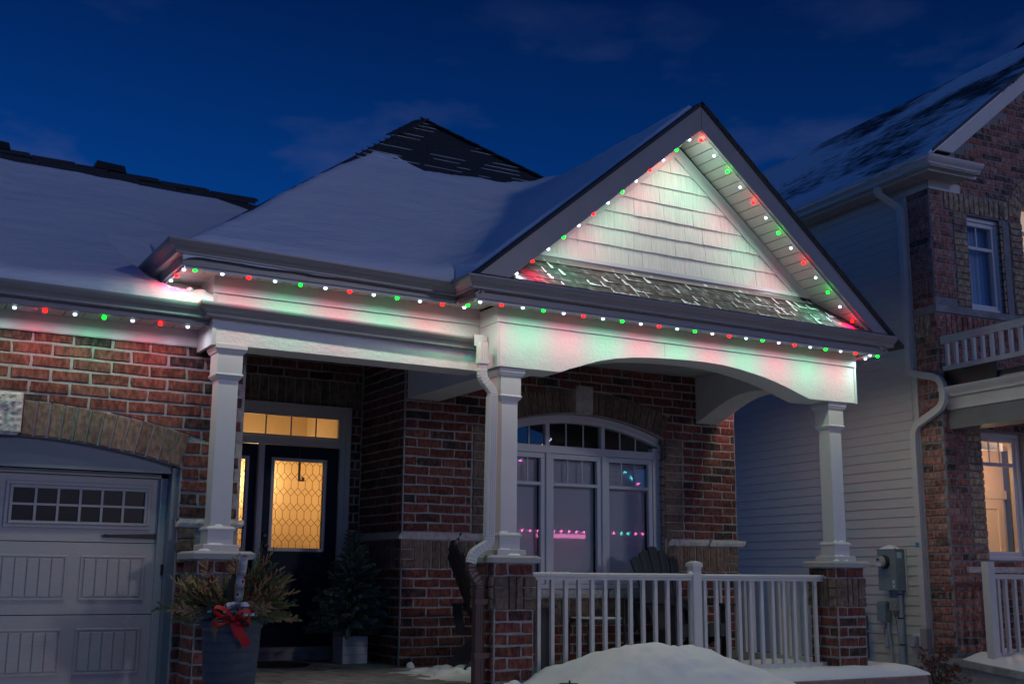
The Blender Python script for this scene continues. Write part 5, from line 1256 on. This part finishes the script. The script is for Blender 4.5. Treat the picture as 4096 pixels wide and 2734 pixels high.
MB().prism([(US, VF+.0, 4.15), (12.0, VF+.0, 4.15), (12.0, VF+.0, 6.25), (11.55, VF+.0, 6.25), (US, VF+.0, 4.40)], (0, .2, 0)).build('gable_backing', MORTARN, nb_)
MB().prism([(11.20, 9.60, 6.12), (12.2, 9.60, 6.92), (12.2, 9.60, 6.72), (11.36, 9.60, 6.12)], (0, .05, 0)).build('dormer_rake', NTRIM, nb_); MB().prism([(11.17, 9.57, 6.12), (12.2, 9.57, 6.945), (12.2, 9.57, 6.92), (11.19, 9.57, 6.115)], (0, .2, 0)).build('dormer_edge', BLACK, nb_)
# corner board and downspout of the neighbour
MB().box(US-.016, US+.01, 9.195, 9.222, -.79, 4.11).build('corner_board', NTRIM, nb_)
nd = thing('neighbour_downspout', 'cream downspout bending round the porch gutter at the neighbour house corner', 'downspout', rotz=NR)
def rpath(pts, w, d, name, m, par):
    o = MB(); P = [V3(p) for p in pts]
    o.loft([[p+s2*a*w+f*b*d for a, b in ((-.5, -.5), (.5, -.5), (.5, .5), (-.5, .5))] for p, s2, f in [(p, (lambda t: V3((1, 0, 0)).cross(t).normalized())((P[min(i+1, len(P)-1)]-P[max(i-1, 0)]).normalized()), V3((1, 0, 0))) for i, p in enumerate(P)]])
    return o.build(name, m, par, bevel=.004)
du = US-.052
rpath([(8.95, 9.32, 4.24), (8.95, 9.32, 4.16), (8.975, 9.315, 4.12), (9.14, 9.27, 4.02), (du-.01, 9.25, 3.98), (du, 9.245, 3.92), (du, 9.245, 3.7)], .075, .058, 'elbow', NTRIM, nd)
rpath([(du, 9.245, 3.72), (du, 9.245, 2.24)], .078, .06, 'pipe', NTRIM, nd)
rpath([(du, 9.245, 2.27), (du, 9.245, 2.20), (du, 9.225, 2.155), (du, 9.16, 2.125), (du, 8.92, 2.062), (du, 8.85, 2.03), (du, 8.81, 1.97), (du, 8.80, 1.90), (du, 8.80, 1.84), (du, 8.81, 1.785), (du, 8.85, 1.735), (du, 8.90, 1.705), (du, 9.12, 1.615), (du, 9.19, 1.58), (du, 9.228, 1.53), (du, 9.24, 1.47), (du, 9.24, 1.42)], .076, .058, 'elbow', NTRIM, nd)
rpath([(du, 9.24, 1.43), (du, 9.24, -.55)], .078, .06, 'pipe', NTRIM, nd); rpath([(du-.006, 9.24, -.50), (du-.006, 9.24, -1.1)], .09, .07, 'pipe', mat('beige_pipe', (.36, .33, .30), .4), nd)
MB().box(du-.042, du-.031, 9.235, 9.273, .325, .365).build('sticker', BLUEL, nd)
# porch roof edge, balcony railing, lower beam
MB().box(9.33, 12, 6.2, VF-.001, 1.985, 2.035).build('porch_roof_edge', BLACK, nb_); MB().box(9.30, 9.33, 8.2, VF-.001, 1.95, 2.12).build('porch_roof_kerb', BLACK, nb_)
MB().box(9.345, 9.36, 6.2, 8.72, 1.93, 1.984).build('drip_flashing', NTRIM, nb_)
gutter([(9.295, 8.86, 1.93), (9.295, 6.2, 1.938)], NTRIM, parent=nb_)
MB().box(9.296, 9.33, 6.2, 8.87, 1.71, 1.93).build('porch_fascia', NTRIM, nb_, bevel=.003)
MB().box(9.322, 9.60, 6.2, 8.875, 1.517, 1.709).build('porch_beam', mat('grey_beam', (.20, .19, .185), .7), nb_)
MB().box(9.601, 12, 6.2, 8.875, 1.70, 1.72).build('porch_ceiling', NTRIM, nb_)
br = thing('balcony_railing', 'cream balcony railing above the neighbour porch roof', 'railing', rotz=NR)
MB().box(9.255, 9.315, 6.2, 8.868, 2.445, 2.485).build('top_rail', NTRIM, br, bevel=.006); MB().box(9.262, 9.308, 6.2, 8.868, 2.405, 2.4445).build('under_rail', NTRIM, br); MB().box(9.265, 9.305, 6.2, 8.86, 2.118, 2.168).build('bottom_rail', NTRIM, br)
nbm = MB().box(-.0165, .0165, -.0165, .0165, 2.168, 2.405).mesh('baluster', NTRIM)
for i in range(22): link('baluster', nbm, br, (9.285, 8.80-i*.1165, 0))
# concrete porch with snow, front railing
cb = MB().prism([(9.20, 9.19, -.747), (9.20, 7.0, -.94), (9.20, 7.0, -1.5), (9.20, 9.19, -1.5)], (3, 0, 0)).build('neighbour_porch', CONC, nb_)
MB().prism([(9.165, 9.19, -.747), (9.165, 7.0, -.94), (9.165, 7.0, -1.0), (9.165, 9.19, -.81)], (.0345, 0, 0)).build('porch_lip', CONC, nb_)
MB().box(US-.02, US-.002, 9.3, 16, -1.5, -.886).build('foundation', CONC, nb_)
pr_ = thing('neighbour_railing', 'cream railing post and balusters at the neighbour porch on the right edge', 'railing', rotz=NR)
MB().box(9.28, 9.37, 8.46, 8.55, -.80, .168).build('post', NTRIM, pr_, bevel=.004)
MB().box(9.371, 11, 8.475, 8.535, .0, .048).build('top_rail', NTRIM, pr_, bevel=.005); MB().box(9.42, 9.452, 8.485, 8.52, -.75, -.001).build('baluster', NTRIM, pr_)
for i in range(9): MB().box(9.52+i*.128, 9.553+i*.128, 8.485, 8.52, -.75, -.001).build('baluster', NTRIM, pr_)
MB().box(9.38, 11, 8.49, 8.52, -.735, -.70).build('bottom_rail', NTRIM, pr_)
def nsn(u, v):
    x = 9.21+u*1.9; y = 7.4+v*1.44; base = -.747-.0882*(9.19-y)
    t = max(0, min(1, (x-9.235)/.14))*max(0, min(1, (8.84-y)/.14)) if y > 8.3 else max(0, min(1, (x-9.235)/.14))
    return (x, y, base-.004+(.09+.04*noise2(x*4, y*4, 8)+.02*min(1, (x-9.2)/.5))*math.sqrt(t))
MB().grid(nsn, 50, 50).build('porch_snow', SNOW, nb_, smooth=True)
hz = thing('garden_hose', 'yellow hose hanging over the snowy neighbour porch edge', 'hose')
MB().tube([(10.17, 8.02, -.795), (10.16, 7.92, -.785), (10.135, 7.89, -.82), (10.126, 7.89, -.90), (10.15, 7.9, -.98), (10.19, 7.9, -1.06), (10.25, 7.9, -1.2)], .0095, 8).build('hose_tube', HOSE, hz, smooth=True)
# ---- meter, boxes, conduit, vent on the siding
SU = US-.012
em = thing('electric_meter', 'grey electric meter box with round dial and snow on top on the beige siding', 'meter', rotz=NR)
MB().box(SU-.14, SU, 9.515, 9.78, -.125, .30).build('meter_box', METAL, em, bevel=.006); MB().box(SU-.144, SU-.02, 9.51, 9.785, .292, .304).build('box_lid', METAL, em)
def disc(prof, loc, name, m, par):
    o = MB().lathe((0, 0, 0), prof, 28).build(name, m, par, smooth=True); o.location = loc; o.rotation_euler.y = -math.pi/2; return o
disc([(.072, 0), (.072, .02), (.064, .026), (.060, .05), (.058, .062), (.001, .062)], (SU-.138, 9.665, .17), 'meter_collar', BLACK, em)
disc([(.060, 0), (.060, .045), (.052, .060), (.03, .066), (.001, .067)], (SU-.165, 9.665, .17), 'meter_dial', mat('meter_glass', (.42, .42, .38), .12), em)
MB().box(SU-.234, SU-.2305, 9.655, 9.692, .183, .203).build('display', BLACK, em); MB().box(SU-.233, SU-.2305, 9.63, 9.70, .125, .16).build('dial_label', LABEL, em)
MB().box(SU-.1425, SU-.1405, 9.535, 9.567, -.10, -.02).build('warning_label', LABEL, em); MB().box(SU-.1435, SU-.1427, 9.544, 9.556, -.072, -.05).build('bolt_mark', BLACK, em)
MB().box(SU-.11, SU-.05, 9.512, 9.5148, .21, .27).build('seal_label', LABEL, em); MB().lathe((SU-.12, 9.53, .295), [(.001, -.02), (.016, -.015), (.018, .01), (.001, .02)], 10).build('red_seal', RIBBON, em)
m = MB(); m.grid(lambda u, v: (SU-.135+.125*v, 9.54+.22*u, .304+.045*max(0, math.sin(math.pi*u))**.7*max(0, math.sin(math.pi*v))**.4), 14, 8); m.build('snow_cap', SNOW, em, smooth=True)
MB().box(SU-.012, SU, 9.49, 9.51, -.15, .31).build('mounting_strip', SIDING, em)
jb = thing('utility_box', 'lower grey utility box left of the conduit on the siding', 'box', rotz=NR)
MB().loft([[(SU-.10, 9.75, -.46), (SU-.10, 9.875, -.445), (SU, 9.875, -.445), (SU, 9.75, -.46)], [(SU-.10, 9.75, -.265), (SU-.10, 9.87, -.255), (SU, 9.87, -.255), (SU, 9.75, -.265)], [(SU-.07, 9.755, -.248), (SU-.07, 9.865, -.24), (SU, 9.865, -.24), (SU, 9.755, -.248)]]).build('box_body', METAL, jb, bevel=.006)
MB().tube([(SU-.05, 9.76, -.46), (SU-.05, 9.755, -.56), (SU-.05, 9.70, -1.0)], .013, 8).build('conduit', PIPE, jb)
MB().box(SU-.07, SU-.02, 9.77, 9.815, -.72, -.57).build('grounding_block', PIPE, jb, bevel=.012)
MB().tube([(SU-.07, 9.77, -.48), (SU-.075, 9.80, -.53), (SU-.07, 9.80, -.58), (SU-.06, 9.78, -.62)], .004, 5).build('wire', BLACK, jb)
j2 = thing('junction_box', 'small square junction box under the electric meter', 'box', rotz=NR)
MB().box(SU-.10, SU, 9.56, 9.68, -.335, -.205).build('box_body', mat('junction_grey', (.26, .26, .24), .5), j2, bevel=.005); MB().box(SU-.115, SU-.1005, 9.572, 9.588, -.285, -.262).build('latch', PIPE, j2)
MB().tube([(SU-.08, 9.63, -.335), (SU-.085, 9.60, -.45), (SU-.08, 9.595, -.54)], .003, 5).build('wire', BLACK, j2); MB().tube([(SU-.08, 9.58, -.335), (SU-.09, 9.60, -.40), (SU-.09, 9.57, -.41), (SU-.085, 9.56, -.33)], .003, 5).build('wire', BLACK, j2)
cd = thing('conduit_pipes', 'thick and thin grey conduits running from the meter box down to the snow', 'pipe', rotz=NR)
for v_, r, z1, z0 in ((9.573, .030, -.125, -1.2), (9.622, .013, -.545, -1.2), (9.71, .017, -.125, -.25)): MB().tube([(SU-.045, v_, z1), (SU-.045, v_, z0)], r, 14).build('pipe', PIPE, cd, smooth=True)
for z in (-.165, -.41, -.68): MB().lathe((SU-.045, 9.573, z), [(.0335, -.006), (.0335, .006), (.031, .006), (.031, -.006)], 14).build('pipe_clamp', BLACK, cd)
vt = thing('dryer_vent', 'square white wall vent with a grey hood by the corner downspout', 'vent', rotz=NR)
MB().box(SU-.016, SU, 9.285, 9.462, -.735, -.562).build('vent_plate', PVC, vt, bevel=.005); MB().box(SU-.035, SU-.0165, 9.295, 9.452, -.725, -.58).build('vent_plate_rim', PVC, vt, bevel=.005)
MB().loft([[(SU-.10, 9.355, -.69), (SU-.10, 9.46, -.69), (SU-.035, 9.46, -.70), (SU-.035, 9.345, -.70)], [(SU-.07, 9.355, -.585), (SU-.07, 9.46, -.585), (SU-.035, 9.46, -.58), (SU-.035, 9.345, -.58)]]).build('vent_hood', mat('vent_grey', (.32, .33, .34), .5), vt, bevel=.004)
hb = thing('wall_pipe', 'white pipe stub on the siding seen between the balusters', 'pipe', rotz=NR)
o = MB().lathe((0, 0, 0), [(.028, 0), (.028, .05), (.020, .05), (.020, .0)], 14).build('pipe_end', PVC, hb); o.location = (SU, 11.35, -.36); o.rotation_euler.y = -math.pi/2
gmtr = thing('gas_meter', 'blue-grey gas meter with pipes half hidden behind the right pedestal', 'meter', rotz=NR)
MB().box(SU-.22, SU-.06, 10.02, 10.14, -.86, -.55).build('meter_body', mat('gas_blue', (.06, .11, .13), .5), gmtr, bevel=.03); MB().tube([(SU-.08, 10.06, -.55), (SU-.08, 10.06, -.42), (SU-.08, 10.10, -.36), (SU-.08, 10.10, -.26)], .022, 8).build('pipe', MAT['gas_blue'], gmtr); MB().box(SU-.223, SU-.2205, 10.05, 10.10, -.74, -.71).build('red_tag', RIBBON, gmtr)

# ================================================================== DRY SHRUB
sh = thing('dry_shrub', 'leafless rusty brown shrub in front of the neighbour porch corner', 'shrub', loc=(9.14, 7.9, -1.25))
R = random.Random(61); lf = MB()
for i in range(12): 
    a = R.uniform(0, 6.28); lf.add([(0, 0, 0), (.014*math.cos(a)+.004, .014*math.sin(a), .006), (.018*math.cos(a), .018*math.sin(a), R.uniform(-.012, .012)), (.014*math.cos(a)-.004, .014*math.sin(a), -.006)], [(0, 1, 2, 3)])
lfm = lf.mesh('seed_head', RUST)
tips = [(-.27, -.05, .54), (-.20, 0, .62), (-.1, .1, .60), (-.04, -.1, .64), (.04, .05, .61), (.10, 0, .58), (.17, -.05, .56), (.24, .03, .53), (.32, 0, .47), (.36, .06, .42), (.20, .1, .40), (.28, -.08, .36), (.1, -.12, .40), (-.16, .08, .44), (.06, .1, .50), (.38, -.04, .30), (.14, .05, .30), (0, -.05, .33)]
for tx, ty, tz in tips:
    p = V3((R.uniform(-.03, .05), R.uniform(-.03, .03), 0)); q = V3((tx, ty, tz)); mid = p.lerp(q, .55)+V3((tx*-.25, 0, .07))
    MB().tube([p, p.lerp(mid, .5)+V3((0, 0, .03)), mid, q], [.006, .005, .0035, .002], 5).build('stem', BARK, sh)
    for k in range(9):
        t = R.uniform(.55, 1.02); c0 = mid.lerp(q, (t-.5)*2)+V3((R.gauss(0, .03), R.gauss(0, .03), R.gauss(0, .026))); o = link('seed_head', lfm, sh, c0); o.rotation_euler = (R.uniform(0, 6), R.uniform(0, 6), R.uniform(0, 6)); o.scale = [R.uniform(.7, 1.5)]*3

# ================================================================== ACROSS THE STREET (only its reflection reaches the picture)
fh = thing('far_house', 'dark house across the street, strung with pink and coloured lights, mirrored in the window', 'house', loc=(14, -16, -1.2))
MB().box(-14, 14, -4, 0, 0, 2.9).build('wall', NRED, fh); MB().prism([(-15, .6, 2.8), (-15, -5, 5.6), (-15, -9, 2.8)], (30, 0, 0)).build('roof', SHINGD, fh)
rs = random.Random(9); EM = [emit('pink_bulb', (1, .15, .55), 40), emit('teal_bulb', (.1, .9, .65), 30), emit('amber_bulb', (1, .45, .08), 30), emit('cool_bulb', (.7, .85, 1), 30)]
BB = [MB().lathe((0, 0, 0), [(.001, -.05), (.05, 0), (.001, .05)], 8).mesh('bulb', m) for m in EM]
for i in range(84):
    x = -13.5+i*.325; o = link('bulb', BB[0 if 6 < x < 10.5 else rs.choice((0, 1, 2, 3))], fh, (x, .7, 2.75))
for gx_ in (-6.5, 9.0):
    for i in range(17):
        for s_ in (-1, 1): link('bulb', rs.choice(BB), fh, (gx_+s_*i*.3, .7, 6.6-i*.2))
    MB().prism([(gx_-5.2, .55, 2.9), (gx_+5.2, .55, 2.9), (gx_, .55, 6.5)], (0, -.3, 0)).build('gable_wall', NRED, fh)
for i in range(30): o = link('bulb', rs.choice(BB), fh, (rs.uniform(-12, 12), .1, rs.uniform(.2, 1.2)))
MB().box(7.6, 10.2, .60, .68, 2.52, 2.66).build('eave_glow_strip', emit('pink_strip', (1, .25, .6), 10), fh)
